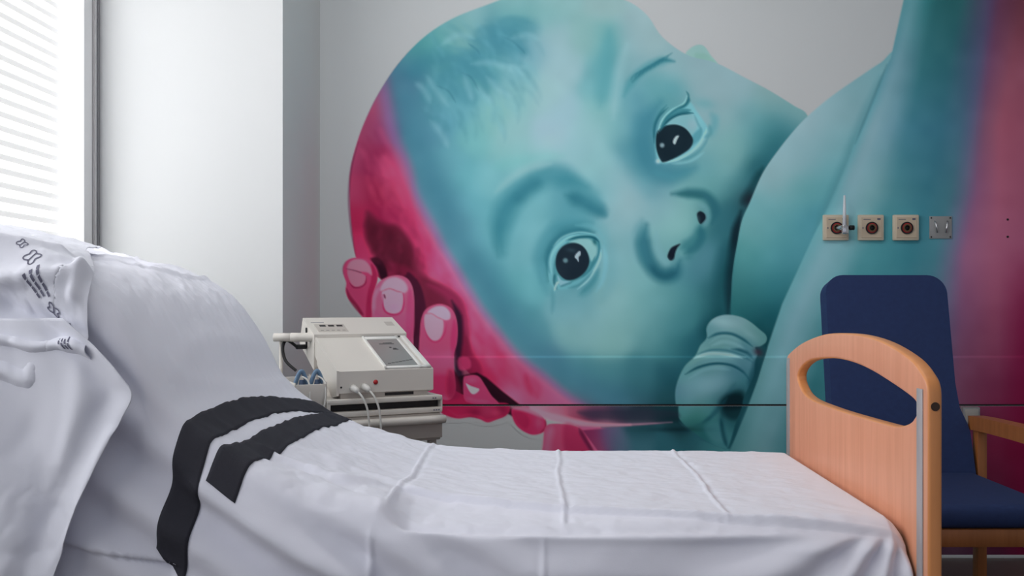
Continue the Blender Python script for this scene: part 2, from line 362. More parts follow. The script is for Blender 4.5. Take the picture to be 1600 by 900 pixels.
    for i in range(90):
        t=rng.rand(); y=190+t*400; xe=np.interp(y,[120,200,280,380,485,572,634],[596,612,640,688,750,822,905]); x=xe-12-rng.rand()*60*(1-.4*t)
        stroke(img,[(x,y),(x+7+4*rng.randn(),y+16),(x+16+4*rng.randn(),y+34)],(205,90,130) if rng.rand()<.5 else (120,30,70),9,5,.16,face*pk)
    # ---------- hair ----------
    dk=(66,122,140)
    hair=[((735,62),(770,70),(800,72),(815,82)),((700,72),(740,85),(770,95),(800,98)),((715,110),(735,118),(760,116),(775,135)),((690,118),(705,132),(715,150)),
    ((780,55),(795,68),(812,76),(822,84)),((745,80),(752,92),(770,100)),((676,100),(700,92),(730,88),(745,94)),((730,122),(738,140),(742,160)),
    ((740,118),(755,128),(762,150)),((660,150),(672,160),(690,175)),((670,185),(690,190),(702,205)),((780,35),(800,30),(830,36)),((715,90),(740,104),(760,110)),
    ((745,50),(760,44),(790,48)),((760,62),(790,75),(805,95),(818,100))]
    for h in [((735,62),(770,62),(800,70),(822,82)),((690,118),(720,100),(750,88),(785,82)),((660,150),(690,130),(715,140),(735,160)),((770,50),(800,44),(840,44)),((640,120),(670,95),(700,85)),((715,110),(745,112),(775,125))]: stroke(img,h,(58,116,136),28,13,.5,face)
    for h in hair: stroke(img,h,dk,10,5,.42,face)
    for h in [((722,114),(735,120),(742,130),(748,142)),((783,56),(800,64),(816,78),(820,84)),((732,68),(745,78),(750,86)),((682,134),(700,142),(712,160))]:
        stroke(img,h,(56,108,128),3,2,.6,face)
    lt=(128,172,182)
    for h in [((736,100),(765,98),(800,108),(815,116)),((800,60),(822,55),(840,62)),((725,118),(732,140),(738,156)),((745,135),(758,150),(770,160)),((668,120),(680,140),(700,165)),((760,120),(780,140),(800,150)),((690,70),(715,55),(740,60)),((672,188),(690,210),(700,230)),((650,130),(662,140),(672,160))]:
        stroke(img,h,lt,9,5,.35,face)
    for i in range(150):
        x=660+rng.rand()*165; y=30+rng.rand()*170
        if (x-700)*.9+(y-60)>190: continue
        a=np.radians(15+55*rng.rand()+ (y-40)*.15); L=18+rng.rand()*30
        c=dk if rng.rand()<.55 else (98,154,168)
        pts=[(x,y),(x+L*.5*np.cos(a),y+L*.5*np.sin(a)),(x+L*np.cos(a+.25),y+L*np.sin(a+.25))]
        stroke(img,pts,c,7,4,.13,face)
    # ---------- forehead and brows ----------
    stroke(img,[(952,48),(950,90),(944,130),(938,165)],(72,136,148),24,12,.55,face)
    stroke(img,[(980,70),(968,110),(962,150),(958,185)],(132,170,178),14,9,.5,face)
    stroke(img,[(975,150),(985,130),(998,115),(1015,103),(1035,95),(1052,96)],(62,128,142),13,6,.6,face)
    stroke(img,[(988,128),(1005,112),(1020,103),(1036,94),(1054,96)],(44,104,120),6,3.5,.75,face)
    for i in range(10):
        x=985+i*6; y=126-i*3.4
        stroke(img,[(x,y),(x+5,y-8),(x+12,y-13)],(38,98,114),2.5,1.4,.4,face)
    stroke(img,[(995,150),(1000,170),(992,200)],(75,130,148),22,12,.35,face)
    blob(img,1052,138,26,14,30,(88,146,158),.5,face)
    blob(img,1100,162,18,9,10,(88,146,156),.55,face)
    # lower-left brow
    stroke(img,[(785,395),(782,360),(792,325),(812,300),(838,282),(862,273),(890,280),(915,292)],(54,118,136),34,14,.75,face)
    stroke(img,[(805,315),(822,296),(845,284)],(44,104,122),18,9,.6,face)
    stroke(img,[(885,305),(910,314),(930,325),(945,334)],(42,102,120),22,9,.8,face)
    stroke(img,[(915,320),(935,330),(948,338)],(44,104,122),9,5,.5,face)
    stroke(img,[(770,262),(800,255),(840,246),(880,244)],(100,165,168),16,9,.35,face)
    stroke(img,[(775,300),(800,278),(830,262),(860,256)],(138,175,180),10,7,.45,face)
    stroke(img,[(862,352),(900,342),(935,352),(950,372)],(108,165,175),12,7,.4,face)
    stroke(img,[(778,400),(776,365),(788,330),(806,304)],(50,112,130),14,8,.45,face)
    stroke(img,[(870,278),(895,284),(920,300),(940,322)],(58,122,138),20,10,.5,face)
    stroke(img,[(826,420),(824,392),(834,366),(852,348)],(116,172,182),16,9,.4,face)
    stroke(img,[(846,440),(842,405),(850,376),(868,356),(895,346),(925,348)],(58,122,140),16,9,.5,face)
    stroke(img,[(948,370),(956,400),(954,440),(940,470)],(104,158,170),16,9,.35,face)
    # ---------- big eye (lower) ----------
    blob(img,892,405,54,64,15,(64,128,144),.62,face)
    stroke(img,[(855,440),(853,405),(862,380),(882,362),(905,357),(930,362)],(52,112,128),14,6,.6,face)
    stroke(img,[(900,352),(925,355),(942,372),(948,400)],(98,160,172),8,4,.5,face)
    fill(img,[(857,438),(857,405),(868,380),(888,366),(912,365),(932,368),(940,384),(936,405),(922,428),(898,448),(872,452)],(96,158,170),1,2.5,face)
    stroke(img,[(857,440),(854,408),(864,384),(884,368),(906,364)],(50,112,126),3,1.5,.8,face)
    stroke(img,[(862,428),(860,406),(870,386),(888,372),(905,368)],(120,178,188),4,2,.8,face)
    fill(img,[(866,436),(865,412),(874,392),(888,377),(905,370),(924,370),(935,378),(937,392),(930,412),(916,430),(896,440),(880,447)],(72,134,146),1,1.5,face)
    fill(img,[(890,378),(905,373),(922,374),(932,384),(932,398),(924,408),(914,390),(900,382)],(122,172,176),1,3,face)
    stroke(img,[(888,374),(905,370),(925,370),(934,376)],(38,98,112),3.5,1.3,.85,face)
    blob(img,929,378,3,5,-20,(30,85,95),.8,face); stroke(img,[(930,370),(936,380),(935,398),(926,416)],(45,105,122),2.5,1.2,.8,face)
    stroke(img,[(867,428),(866,440),(870,452)],(34,90,105),4,1.5,.8,face)
    fill(img,[(871,430),(878,438),(892,440),(885,446),(874,445)],(118,165,180),1,1.5,face)
    IR=[(868,408),(871,395),(879,385),(890,380),(901,380),(911,385),(918,395),(921,408),(917,421),(908,431),(896,437),(884,437),(874,429),(869,419)]
    fill(img,IR,(29,42,55),1,1.3,face)
    blob(img,893,391,7,3.5,10,(48,68,82),.7,face); blob(img,883.5,407,4,4,0,(95,128,138),.95,face,2)
    fill(img,[(900,397),(906,392),(907,398),(904,402),(904,409),(901,405),(898,402)],(150,170,185),1,1,face)
    stroke(img,[(921,425),(930,410),(937,398)],(60,125,140),3,1.5,.6,face)
    stroke(img,[(902,452),(918,438),(928,424),(937,405),(939,390)],(142,188,200),3.5,1.4,.9,face)
    stroke(img,[(888,450),(903,446),(916,436),(926,424)],(62,124,140),4,2,.6,face)
    stroke(img,[(875,448),(885,444),(893,441)],(48,108,124),3,1.5,.7,face)
    stroke(img,[(866,455),(869,445),(873,440)],(150,195,205),3.5,1.3,.9,face)
    stroke(img,[(943,385),(946,410),(942,435),(932,455)],(112,172,186),8,4,.6,face)
    stroke(img,[(905,462),(922,450),(934,432)],(72,136,150),12,6,.5,face)
    stroke(img,[(862,452),(864,470),(862,490)],(72,134,150),6,4,.5,face)
    stroke(img,[(855,400),(848,430),(855,460)],(78,140,156),10,7,.5,face)
    stroke(img,[(858,425),(854,405),(862,382),(882,365),(906,360),(928,364)],(40,100,118),7,3.5,.55,face)
    stroke(img,[(864,385),(880,370),(905,363),(930,366)],(126,182,190),2.6,1.2,.7,face)
    stroke(img,[(884,376),(905,371),(925,371),(936,378)],(24,80,96),3,1.2,.7,face)
    stroke(img,[(930,400),(922,420),(908,434)],(50,112,128),3,1.5,.7,face)
    stroke(img,[(936,420),(926,440),(908,458)],(58,122,138),7,3.5,.6,face)
    blob(img,832,360,20,34,20,(112,168,178),.3,face)
    # ---------- upper eye ----------
    stroke(img,[(1032,160),(1010,190),(1004,225),(1016,258),(1045,272),(1085,262)],(56,114,134),32,13,.72,face)
    stroke(img,[(1021,215),(1022,196),(1030,178),(1042,164)],(48,108,122),3,1.6,.75,face)
    fill(img,[(1026,248),(1024,222),(1030,196),(1044,178),(1064,168),(1078,160),(1090,176),(1104,196),(1106,206),(1096,224),(1076,242),(1050,254),(1034,255)],(105,165,176),1,3,face)
    stroke(img,[(1028,210),(1034,190),(1048,174),(1062,166),(1070,160),(1073,150)],(128,182,186),3.5,1.5,.85,face)
    stroke(img,[(1032,198),(1042,183),(1056,171),(1070,165),(1076,157),(1076,152)],(36,98,112),4.5,2,.85,face)
    stroke(img,[(1034,196),(1050,182),(1066,176),(1082,176)],(32,90,106),3.2,1.4,.85,face)
    fill(img,[(1036,194),(1050,184),(1066,179),(1082,178),(1090,190),(1086,205),(1074,215),(1060,200),(1045,196)],(112,162,172),1,2,face)
    blob(img,1082,195,8,9,0,(130,160,172),.6,face)
    stroke(img,[(1085,180),(1090,192),(1096,206),(1090,220)],(70,130,145),3,2,.6,face)
    fill(img,[(1082,212),(1096,200),(1094,216),(1084,226),(1080,226)],(72,134,150),.8,2.5,face)
    IR2=[(1026,208),(1034,199),(1046,195),(1058,195),(1070,200),(1079,210),(1083,220),(1078,232),(1064,242),(1048,250),(1036,254),(1029,244),(1025,228)]
    fill(img,IR2,(24,40,52),1,1.3,face)
    blob(img,1034.5,227,3.8,3.8,0,(125,150,160),.95,face,2)
    fill(img,[(1052,219),(1056,213),(1061,212),(1058,218),(1055,225),(1052,224)],(158,178,188),1,1,face)
    stroke(img,[(1036,254),(1056,250),(1076,240),(1092,226),(1102,208),(1104,200)],(140,188,198),3.8,1.5,.85,face)
    stroke(img,[(1064,250),(1082,244),(1098,230),(1108,212)],(70,132,148),4,2,.6,face)
    stroke(img,[(1050,256),(1078,252),(1100,238)],(122,176,186),4,2.5,.6,face)
    blob(img,1028,252,3.5,3.5,0,(172,202,212),.9,face)
    stroke(img,[(1110,215),(1118,195),(1118,180)],(88,148,160),10,6,.5,face)
    stroke(img,[(1020,268),(1050,276),(1082,266)],(70,132,148),12,6,.5,face)
    stroke(img,[(1022,224),(1023,200),(1030,182),(1044,168)],(30,88,104),3,1.4,.75,face)
    fill(img,[(1030,206),(1036,190),(1050,176),(1066,170),(1080,172),(1066,178),(1050,186),(1038,198)],(48,108,122),.75,1.6,face)
    stroke(img,[(1034,199),(1046,187),(1062,179),(1084,177)],(24,78,94),3,1.2,.85,face)
    stroke(img,[(1062,170),(1072,162),(1076,150),(1072,142)],(30,90,104),2.6,1.3,.7,face)
    stroke(img,[(1028,208),(1034,188),(1048,173),(1064,164)],(124,178,184),2.4,1.1,.75,face)
    stroke(img,[(1100,215),(1110,208),(1108,195)],(70,132,146),6,3,.6,face)
    stroke(img,[(1112,205),(1116,188),(1110,176)],(78,140,154),9,5,.4,face)
    # ---------- nose ----------
    stroke(img,[(1050,303),(1075,302),(1098,304),(1112,315),(1118,332),(1112,348)],(36,90,104),15,6.5,.8,face)
    stroke(img,[(1060,304),(1080,304),(1100,308)],(38,92,100),7,4,.5,face)
    stroke(img,[(1090,318),(1103,326),(1106,342),(1098,356)],(100,150,158),9,4,.6,face)
    fill(img,[(1089,334),(1094,330),(1101,334),(1103,341),(1098,348),(1094,350),(1090,343)],(22,30,44),1,1.4,face)
    stroke(img,[(1102,332),(1104,342),(1099,350)],(90,125,140),2,1.2,.6,face)
    stroke(img,[(1064,388),(1080,380),(1092,368),(1093,354)],(46,106,118),18,7,.7,face)
    stroke(img,[(1068,370),(1084,352),(1088,338)],(100,156,160),9,6,.5,face)
    fill(img,[(1044,396),(1048,388),(1054,384),(1063,381),(1058,388),(1055,396),(1053,405),(1047,407),(1043,402)],(20,28,42),1,1.3,face)
    stroke(img,[(1010,352),(1006,372),(1008,392),(1016,412),(1028,426),(1042,430),(1056,424),(1062,408)],(38,94,112),23,9,.85,face)
    stroke(img,[(1016,414),(1028,428),(1042,432),(1056,426)],(32,86,102),8,4,.6,face)
    stroke(img,[(1026,360),(1026,385),(1036,405),(1046,414)],(110,160,170),12,6,.6,face)
    stroke(img,[(1050,412),(1058,402),(1060,392)],(88,140,150),6,3,.6,face)
    blob(img,1105,398,14,26,25,(82,132,148),.5,face); blob(img,1076,402,8,5,0,(46,104,118),.4,face)
    blob(img,1058,350,26,20,-30,(122,172,174),.4,face)
    stroke(img,[(1003,345),(1001,370),(1004,395),(1014,415)],(58,118,134),20,9,.45,face)
    stroke(img,[(1094,354),(1096,372),(1086,388),(1070,396)],(36,94,108),12,5,.6,face)
    blob(img,1128,345,16,26,10,(46,100,114),.5,face)
    # philtrum & mouth side darkness against the breast
    stroke(img,[(1192,262),(1172,300),(1160,318)],(20,58,68),14,6,.7,face)
    blob(img,1172,312,14,12,-45,(30,30,42),.75,face)
    # ---------- breast ----------
    BR=[(1144,500),(1143,450),(1146,415),(1152,380),(1159,345),(1172,315),(1192,270),(1218,232),(1244,200),(1266,178),(1300,150),(1340,122),(1376,98),(1400,86),(1400,200),(1330,380),(1235,560),(1190,560),(1165,505)]
    SB=[(1262,190,(132,160,170)),(1300,165,(120,155,165)),(1350,130,(108,148,158)),(1380,105,(100,145,155)),(1230,240,(125,158,168)),(1215,280,(125,158,166)),
    (1260,240,(118,155,165)),(1300,220,(110,152,162)),(1340,170,(108,146,156)),(1300,270,(95,148,158)),(1250,300,(88,145,152)),(1200,330,(98,150,158)),
    (1175,360,(98,150,155)),(1220,360,(82,142,152)),(1270,350,(72,132,148)),(1165,400,(75,138,142)),(1155,430,(60,115,122)),(1200,410,(76,138,148)),(1240,410,(68,128,142)),
    (1160,470,(42,100,105)),(1200,450,(50,112,122)),(1230,450,(42,102,115)),(1180,500,(28,85,95)),(1215,500,(24,80,92)),(1190,530,(20,60,70)),(1320,300,(85,145,155)),(1340,240,(98,148,158)),(1290,400,(70,130,142))]
    brm=mask_poly(BR,1.2); FB=field(SB,22)*1.05
    # shade between cheek and breast
    stroke(img,[(1158,330),(1150,365),(1145,400),(1140,440),(1137,490)],(16,34,46),15,6,.85,face)
    stroke(img,[(1125,500),(1130,440),(1138,380)],(24,72,84),26,12,.5,face)
    img[:]=img*(1-brm[...,None])+FB*brm[...,None]
    stroke(img,[(1375,120),(1350,180),(1325,240),(1300,300),(1270,365)],(72,128,142),12,8,.5,brm)
    # ---------- arm / torso ----------
    AR=[(1423,-60),(1412,0),(1392,90),(1378,120),(1355,180),(1335,225),(1315,275),(1295,320),(1268,375),(1245,425),(1222,475),(1200,540),(1183,595),(1165,645),(1140,705),(1130,880),(1760,880),(1760,-60)]
    arm=mask_poly(AR,1.6,False)
    ROWS=[(-60,[1435,1448,1468,1484,1522,1545,1565,1585,1625,1700],[(70,118,128),(78,122,132),(46,100,106),(36,84,90),(36,82,88),(52,66,84),(70,62,90),(84,52,74),(88,50,60),(88,48,58)]),
    (0,[1412,1428,1448,1464,1502,1525,1545,1562,1600,1700],[(80,132,142),(86,134,144),(50,108,115),(38,88,94),(40,86,92),(56,70,88),(74,66,95),(90,56,78),(92,52,64),(92,50,60)]),
    (100,[1384,1400,1422,1442,1482,1510,1530,1546,1580,1700],[(72,122,138),(96,134,148),(76,118,132),(48,100,110),(45,93,104),(60,84,106),(76,80,110),(100,68,95),(122,72,90),(118,66,84)]),
    (200,[1346,1366,1392,1420,1470,1500,1520,1536,1562,1700],[(84,138,150),(112,148,160),(92,132,148),(58,108,126),(52,99,118),(62,95,116),(86,88,118),(112,78,100),(136,78,98),(118,66,88)]),
    (300,[1303,1330,1365,1398,1450,1485,1508,1526,1562,1700],[(88,142,152),(112,149,160),(100,142,150),(68,118,130),(54,104,120),(62,104,118),(90,95,120),(120,82,112),(140,82,105),(112,60,84)]),
    (400,[1257,1285,1320,1352,1420,1460,1486,1506,1552,1700],[(90,145,155),(110,151,162),(98,144,154),(66,124,134),(54,110,124),(62,110,124),(94,100,125),(128,85,115),(138,82,108),(108,45,76)]),
    (500,[1213,1243,1272,1302,1400,1448,1480,1502,1552,1700],[(88,140,150),(110,152,165),(88,138,149),(60,118,128),(52,108,120),(66,98,114),(96,88,115),(116,78,108),(128,70,98),(96,18,58)]),
    (600,[1181,1206,1236,1270,1380,1436,1474,1500,1550,1700],[(84,132,140),(102,148,159),(92,138,150),(50,106,116),(50,101,113),(72,88,104),(100,76,100),(112,70,95),(110,52,82),(104,10,52)]),
    (700,[1142,1168,1196,1240,1370,1430,1468,1500,1545,1700],[(62,110,118),(82,128,136),(92,134,144),(60,112,124),(50,95,106),(70,70,88),(88,56,76),(92,56,76),(100,32,62),(96,8,46)]),
    (880,[1080,1120,1160,1230,1360,1420,1460,1500,1545,1700],[(60,105,112),(80,122,130),(86,125,134),(56,105,116),(46,88,98),(60,60,76),(68,48,62),(70,46,62),(66,34,52),(60,8,34)])]
    FA=np.zeros((NV,NU,3),np.float32)
    ys_=[r[0] for r in ROWS]
    for j,v in enumerate(gv):
        k=int(np.clip(np.searchsorted(ys_,v)-1,0,len(ROWS)-2)); t=(v-ys_[k])/(ys_[k+1]-ys_[k])
        xs_=np.array(ROWS[k][1])*(1-t)+np.array(ROWS[k+1][1])*t; cs=np.array(ROWS[k][2])*(1-t)+np.array(ROWS[k+1][2])*t
        for c in range(3): FA[j,:,c]=np.interp(gu,xs_,cs[:,c])
    FA*=1.09
    # soften the bands sideways
    for _ in range(14): FA[:,1:-1]=(FA[:,:-2]+2*FA[:,1:-1]+FA[:,2:])/4
    img[:]=img*(1-arm[...,None])+FA*arm[...,None]
    stroke(img,[(1386,100),(1370,140),(1352,185),(1336,225)],(60,108,125),4,2,.5)
    stroke(img,[(1330,235),(1305,295),(1280,350)],(82,132,146),6,4,.4)
    stroke(img,[(1372,170),(1352,222),(1335,262),(1318,300)],(125,155,168),16,10,.35,arm)
    fill(img,[(1178,538),(1200,545),(1196,570),(1180,610),(1160,650),(1146,690),(1130,700),(1150,620),(1170,560)],(28,74,86),1,2.5,1-arm)
    sd_=np.clip((GU-1560)/50,0,1)*np.clip((GV-380)/150,0,1)*.7*arm
    img[:]=img*(1-sd_[...,None])+np.array((112,14,60),np.float32)*sd_[...,None]
    # ---------- baby hand ----------
    HD=[(1104,528),(1104,512),(1112,500),(1126,493),(1142,492),(1160,496),(1174,504),(1186,514),(1197,524),(1197,534),(1188,541),(1180,543),(1184,552),(1180,565),(1178,585),(1172,600),(1162,622),(1158,640),(1150,660),(1138,698),(1128,700),(1108,692),(1090,680),(1074,668),(1060,652),(1056,632),(1055,612),(1060,592),(1070,572),(1086,556),(1094,540)]
    hd=mask_poly(HD,1.3)
    SH=[(1130,505,(112,155,165)),(1150,505,(108,150,158)),(1112,522,(92,142,152)),(1175,520,(98,145,150)),(1190,530,(85,135,140)),(1120,540,(88,138,142)),(1145,530,(95,145,152)),(1165,540,(75,125,140)),
    (1090,565,(98,148,152)),(1115,560,(110,158,165)),(1140,558,(102,150,160)),(1165,560,(82,130,145)),(1075,585,(88,142,150)),(1110,585,(82,132,142)),(1150,580,(70,118,135)),
    (1068,615,(82,128,145)),(1095,600,(95,145,160)),(1115,600,(98,145,160)),(1135,600,(88,135,150)),(1160,600,(60,115,128)),(1100,625,(88,135,145)),(1070,640,(72,130,135)),(1090,650,(62,120,120)),(1110,640,(70,128,135)),
    (1130,620,(70,120,132)),(1150,615,(32,75,85)),(1140,632,(15,38,48)),(1120,670,(58,112,122)),(1100,675,(40,95,102)),(1130,690,(60,115,125)),(1150,650,(45,95,105)),(1080,665,(48,102,105))]
    FH=field(SH,11)
    img[:]=img*(1-hd[...,None])+FH*hd[...,None]
    stroke(img,[(1106,528),(1122,521),(1142,521),(1160,529),(1176,541)],(48,100,115),4,2,.8,hd)
    stroke(img,[(1108,536),(1125,526),(1142,527),(1158,535)],(112,158,165),4,2.5,.5,hd)
    stroke(img,[(1090,553),(1112,547),(1138,548),(1160,556),(1176,566)],(52,104,120),4,2.2,.7,hd)
    stroke(img,[(1085,560),(1108,552),(1130,553),(1165,558)],(132,178,186),4.5,2.2,.6,hd)
    stroke(img,[(1072,585),(1092,574),(1118,568),(1142,570),(1160,580),(1172,595)],(40,92,108),4,2,.8,hd)
    stroke(img,[(1076,592),(1098,579),(1120,575),(1140,578)],(112,160,172),5,3,.5,hd)
    stroke(img,[(1142,545),(1158,548),(1168,552)],(42,92,108),3.5,2,.6,hd)
    stroke(img,[(1112,645),(1130,628),(1142,608),(1150,598)],(48,98,112),6,4,.6,hd)
    fill(img,[(1128,630),(1140,618),(1158,618),(1160,634),(1150,640),(1134,640)],(12,30,40),.85,4,hd)
    stroke(img,[(1078,668),(1098,662),(1112,650)],(45,95,102),5,3,.5,hd)
    stroke(img,[(1130,640),(1128,665),(1135,695)],(34,82,95),6,4,.6,hd)
    blob(img,1185,550,8,6,30,(60,48,62),.8)
    stroke(img,[(1182,560),(1178,580),(1170,605)],(25,70,84),9,5,.6)
    blob(img,1128,503,22,7,10,(132,172,180),.7,hd); blob(img,1170,522,14,6,35,(120,162,168),.5,hd)
    stroke(img,[(1112,540),(1130,534),(1150,538),(1165,548)],(118,164,172),6,3,.6,hd)
    stroke(img,[(1084,560),(1106,553),(1135,554),(1160,560)],(146,188,196),4,2,.65,hd)
    stroke(img,[(1078,575),(1098,566),(1125,562),(1155,570)],(84,134,148),6,3,.5,hd)
    blob(img,1105,600,34,16,-12,(120,164,176),.6,hd); blob(img,1078,620,12,22,10,(98,146,158),.5,hd)
    stroke(img,[(1070,585),(1090,574),(1116,568),(1142,571),(1162,582)],(30,80,96),3,1.6,.7,hd)
    stroke(img,[(1107,529),(1122,522),(1142,522),(1160,530),(1176,542)],(34,86,100),3,1.5,.6,hd)
    stroke(img,[(1150,545),(1166,550),(1176,560)],(34,84,100),5,2.5,.6,hd)
    fill(img,[(1124,632),(1136,616),(1160,612),(1164,640),(1150,656),(1134,650)],(18,50,60),.75,6,hd)
    stroke(img,[(1098,660),(1112,650),(1124,638),(1136,622)],(36,84,98),6,3,.6,hd)
    fill(img,[(1100,668),(1116,658),(1128,668),(1130,690),(1112,688)],(70,124,134),.6,5,hd)
    stroke(img,[(1126,655),(1130,680),(1136,698)],(24,66,80),5,3,.6,hd)
    hv=hd[...,None]; mc=np.array((78,124,136),np.float32); img[:]=img*(1-hv)+(mc+(img-mc)*1.12)*hv
    # ---------- adult fingers (pink) ----------
    fs=1.3
    # dark hollow above the fingers
    fill(img,[(571,340),(575,330),(590,342),(605,350),(620,352),(635,368),(645,385),(650,405),(662,430),(690,445),(720,470),(730,520),(735,555),(740,590),(780,618),(800,640),(780,640),(700,640),(660,560),(640,470),(600,440),(585,400),(572,370)],(98,32,58),.93,6,face)
    fill(img,[(576,345),(592,352),(612,356),(632,372),(642,392),(640,420),(620,425),(596,405),(580,388),(572,368)],(84,26,48),.8,8,face)
    fill(img,[(590,410),(620,412),(650,425),(655,445),(630,448),(600,432)],(118,32,66),.7,6,face)
    blob(img,626,375,5,9,-30,(110,45,68),.5,face)
    fill(img,[(668,445),(700,452),(726,478),(735,520),(722,520),(700,470)],(142,42,86),.7,6)
    fill(img,[(716,500),(735,545),(752,575),(745,600),(720,590),(712,540)],(125,28,68),.7,5)
    stroke(img,[(580,404),(592,412),(598,425),(600,438)],(40,14,30),13,2.5,.9)
    stroke(img,[(632,432),(646,442),(652,462),(650,490),(646,520),(640,545)],(52,18,40),14,4,.9)
    stroke(img,[(706,470),(716,495),(717,530),(714,560),(718,590),(722,625)],(42,22,42),12,4,.9)
    fill(img,[(708,575),(716,588),(745,582),(760,590),(786,612),(812,632),(822,640),(822,650),(800,650),(780,640),(745,635),(722,630),(706,615)],(36,14,28),.95,2,smooth=False)
    for i in range(60):
        x=575+rng.rand()*90; y=330+rng.rand()*110
        if y<330+(x-575)*.6: continue
        stroke(img,[(x,y),(x+6*rng.randn(),y+14)],(70,22,42) if rng.rand()<.5 else (130,45,78),8,4,.22,face)
    # wrist / palm mass under rail
    PALM=[(690,600),(720,615),(760,628),(792,630),(797,640),(790,650),(775,656),(762,660),(750,655),(735,652),(716,654),(700,650),(688,640)]
    fill(img,PALM,(162,35,82),1,1.3)
    blob(img,760,642,16,10,0,(165,60,100),.6); blob(img,705,645,14,6,0,(185,35,85),.6); blob(img,785,640,8,8,0,(120,30,65),.6)
    # ring behind: finger 1
    F1=[(537,430),(536,418),(541,408),(552,403),(568,403),(580,408),(588,420),(590,435),(586,450),(584,470),(584,500),(570,498),(562,490),(556,478),(545,468),(540,455),(541,442)]
    fill(img,F1,(172,60,105),1,fs)
    fill(img,[(580,412),(588,424),(589,440),(584,458),(580,495),(572,495),(574,460),(580,436)],(150,30,75),.8,2)
    fill(img,[(541,450),(548,462),(560,478),(568,492),(560,488),(545,468)],(118,25,60),.8,2)
    fill(img,[(543,421),(546,410),(556,405),(570,407),(579,418),(581,430),(574,426),(560,424)],(188,122,145),.9,2)
    fill(img,[(543,422),(560,425),(571,431),(571,440),(565,447),(555,448),(547,440)],(188,112,138),.95,1.5)
    stroke(img,[(541,420),(555,423),(566,427)],(110,60,85),2,1,.8)
    stroke(img,[(572,432),(571,442),(564,448),(553,449),(546,442)],(140,35,78),2.6,1.2,.85)
    stroke(img,[(537,430),(536,418),(541,408)],(130,70,95),2,1.2,.6)
    fill(img,[(634,430),(652,440),(664,470),(668,520),(664,580),(660,640),(632,640),(634,520)],(66,22,46),.95,2.5)
    # finger 2
    F2=[(582,500),(581,475),(584,455),(592,441),(605,433),(622,430),(636,435),(644,447),(647,465),(647,490),(646,520),(640,560),(590,560)]
    fill(img,F2,(196,88,126),1,fs)
    fill(img,[(640,450),(646,470),(646,520),(636,545),(634,500),(636,470)],(185,60,112),.7,3)
    fill(img,[(594,454),(602,438),(618,433),(632,440),(637,452),(630,458),(612,452)],(215,150,172),.9,2.5)
    stroke(img,[(584,490),(585,465),(592,450)],(222,130,160),6,3,.6)
    fill(img,[(597,456),(612,452),(628,458),(630,475),(626,486),(616,490),(604,487),(599,478)],(218,142,168),1,1.3)
    fill(img,[(600,456),(612,454),(604,466),(602,470)],(195,145,165),.7,1.5)
    stroke(img,[(596,456),(608,451),(620,455),(629,457)],(150,85,115),1.8,1,.8)
    stroke(img,[(598,460),(599,480),(605,489),(617,492),(627,487),(631,474),(630,458)],(178,42,98),3,1.4,.85)
    stroke(img,[(600,460),(602,466)],(95,45,80),3,1,.8)
    blob(img,615,480,8,5,0,(235,130,170),.5)
    fill(img,[(585,485),(610,497),(640,490),(640,520),(600,520)],(195,75,125),.5,5)
    # finger 3
    F3=[(656,520),(658,500),(664,485),(676,477),(690,475),(704,481),(712,494),(715,512),(714,535),(709,555),(710,580),(712,610),(700,625),(670,615),(664,600),(655,560)]
    fill(img,F3,(196,76,118),1,fs)
    fill(img,[(709,500),(714,515),(712,540),(706,560),(704,530)],(175,50,105),.8,3)
    fill(img,[(668,488),(680,479),(694,479),(703,488),(703,498),(694,500),(680,494)],(226,158,180),.9,2)
    fill(img,[(664,492),(672,489),(684,495),(692,500),(693,512),(690,525),(683,532),(674,531),(666,520),(663,505)],(220,142,166),1,1.4)
    stroke(img,[(664,491),(674,490),(684,496),(694,500)],(165,90,125),1.8,1,.7)
    stroke(img,[(663,512),(668,526),(677,534),(687,532),(695,520),(698,506)],(178,55,105),3,1.5,.8)
    fill(img,[(662,545),(690,552),(708,548),(708,572),(680,576),(660,570)],(205,85,132),.5,6)
    fill(img,[(662,590),(685,585),(705,590),(708,615),(680,618),(664,605)],(180,40,92),.7,6)
    fill(img,[(700,580),(712,585),(722,615),(700,622)],(130,28,70),.6,5)
    # thumb-side fingertip 4
    F4=[(724,592),(730,587),(742,586),(750,590),(758,602),(768,618),(780,632),(760,634),(735,630),(725,622)]
    fill(img,F4,(188,62,110),1,fs)
    blob(img,738,594,9,5,0,(205,88,132),.7)
    fill(img,[(728,599),(736,603),(748,607),(747,612),(740,616),(734,612)],(228,175,195),1,1.3)
    stroke(img,[(728,598),(738,602),(749,607)],(165,55,100),2,1,.7)
    stroke(img,[(730,622),(745,626),(765,628)],(208,90,135),5,3,.5)
    # small curl and wedge under the rail
    fill(img,[(716,560),(730,558),(736,566),(734,576),(718,578)],(178,55,105),.8,2.5)
    F5=[(799,640),(812,636),(826,636),(845,648),(853,660),(852,672),(843,678),(830,679),(815,672),(804,660)]
    fill(img,F5,(180,45,95),1,1.3); blob(img,842,660,7,10,0,(180,78,118),.7); stroke(img,[(852,655),(852,668),(844,676)],(135,30,70),3,1.5,.7)
    fill(img,[(800,645),(815,642),(828,655),(822,670),(808,662)],(150,28,74),.6,5)
    stroke(img,[(700,640),(716,650),(735,648),(750,652),(762,657),(785,650)],(196,50,100),4,2.5,.5)
    blob(img,742,644,10,6,0,(120,24,62),.5); blob(img,775,645,8,5,0,(190,70,110),.5)
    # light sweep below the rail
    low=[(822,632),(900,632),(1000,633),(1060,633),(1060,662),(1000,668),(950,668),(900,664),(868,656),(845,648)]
    L=mask_poly(low,1.5,False)
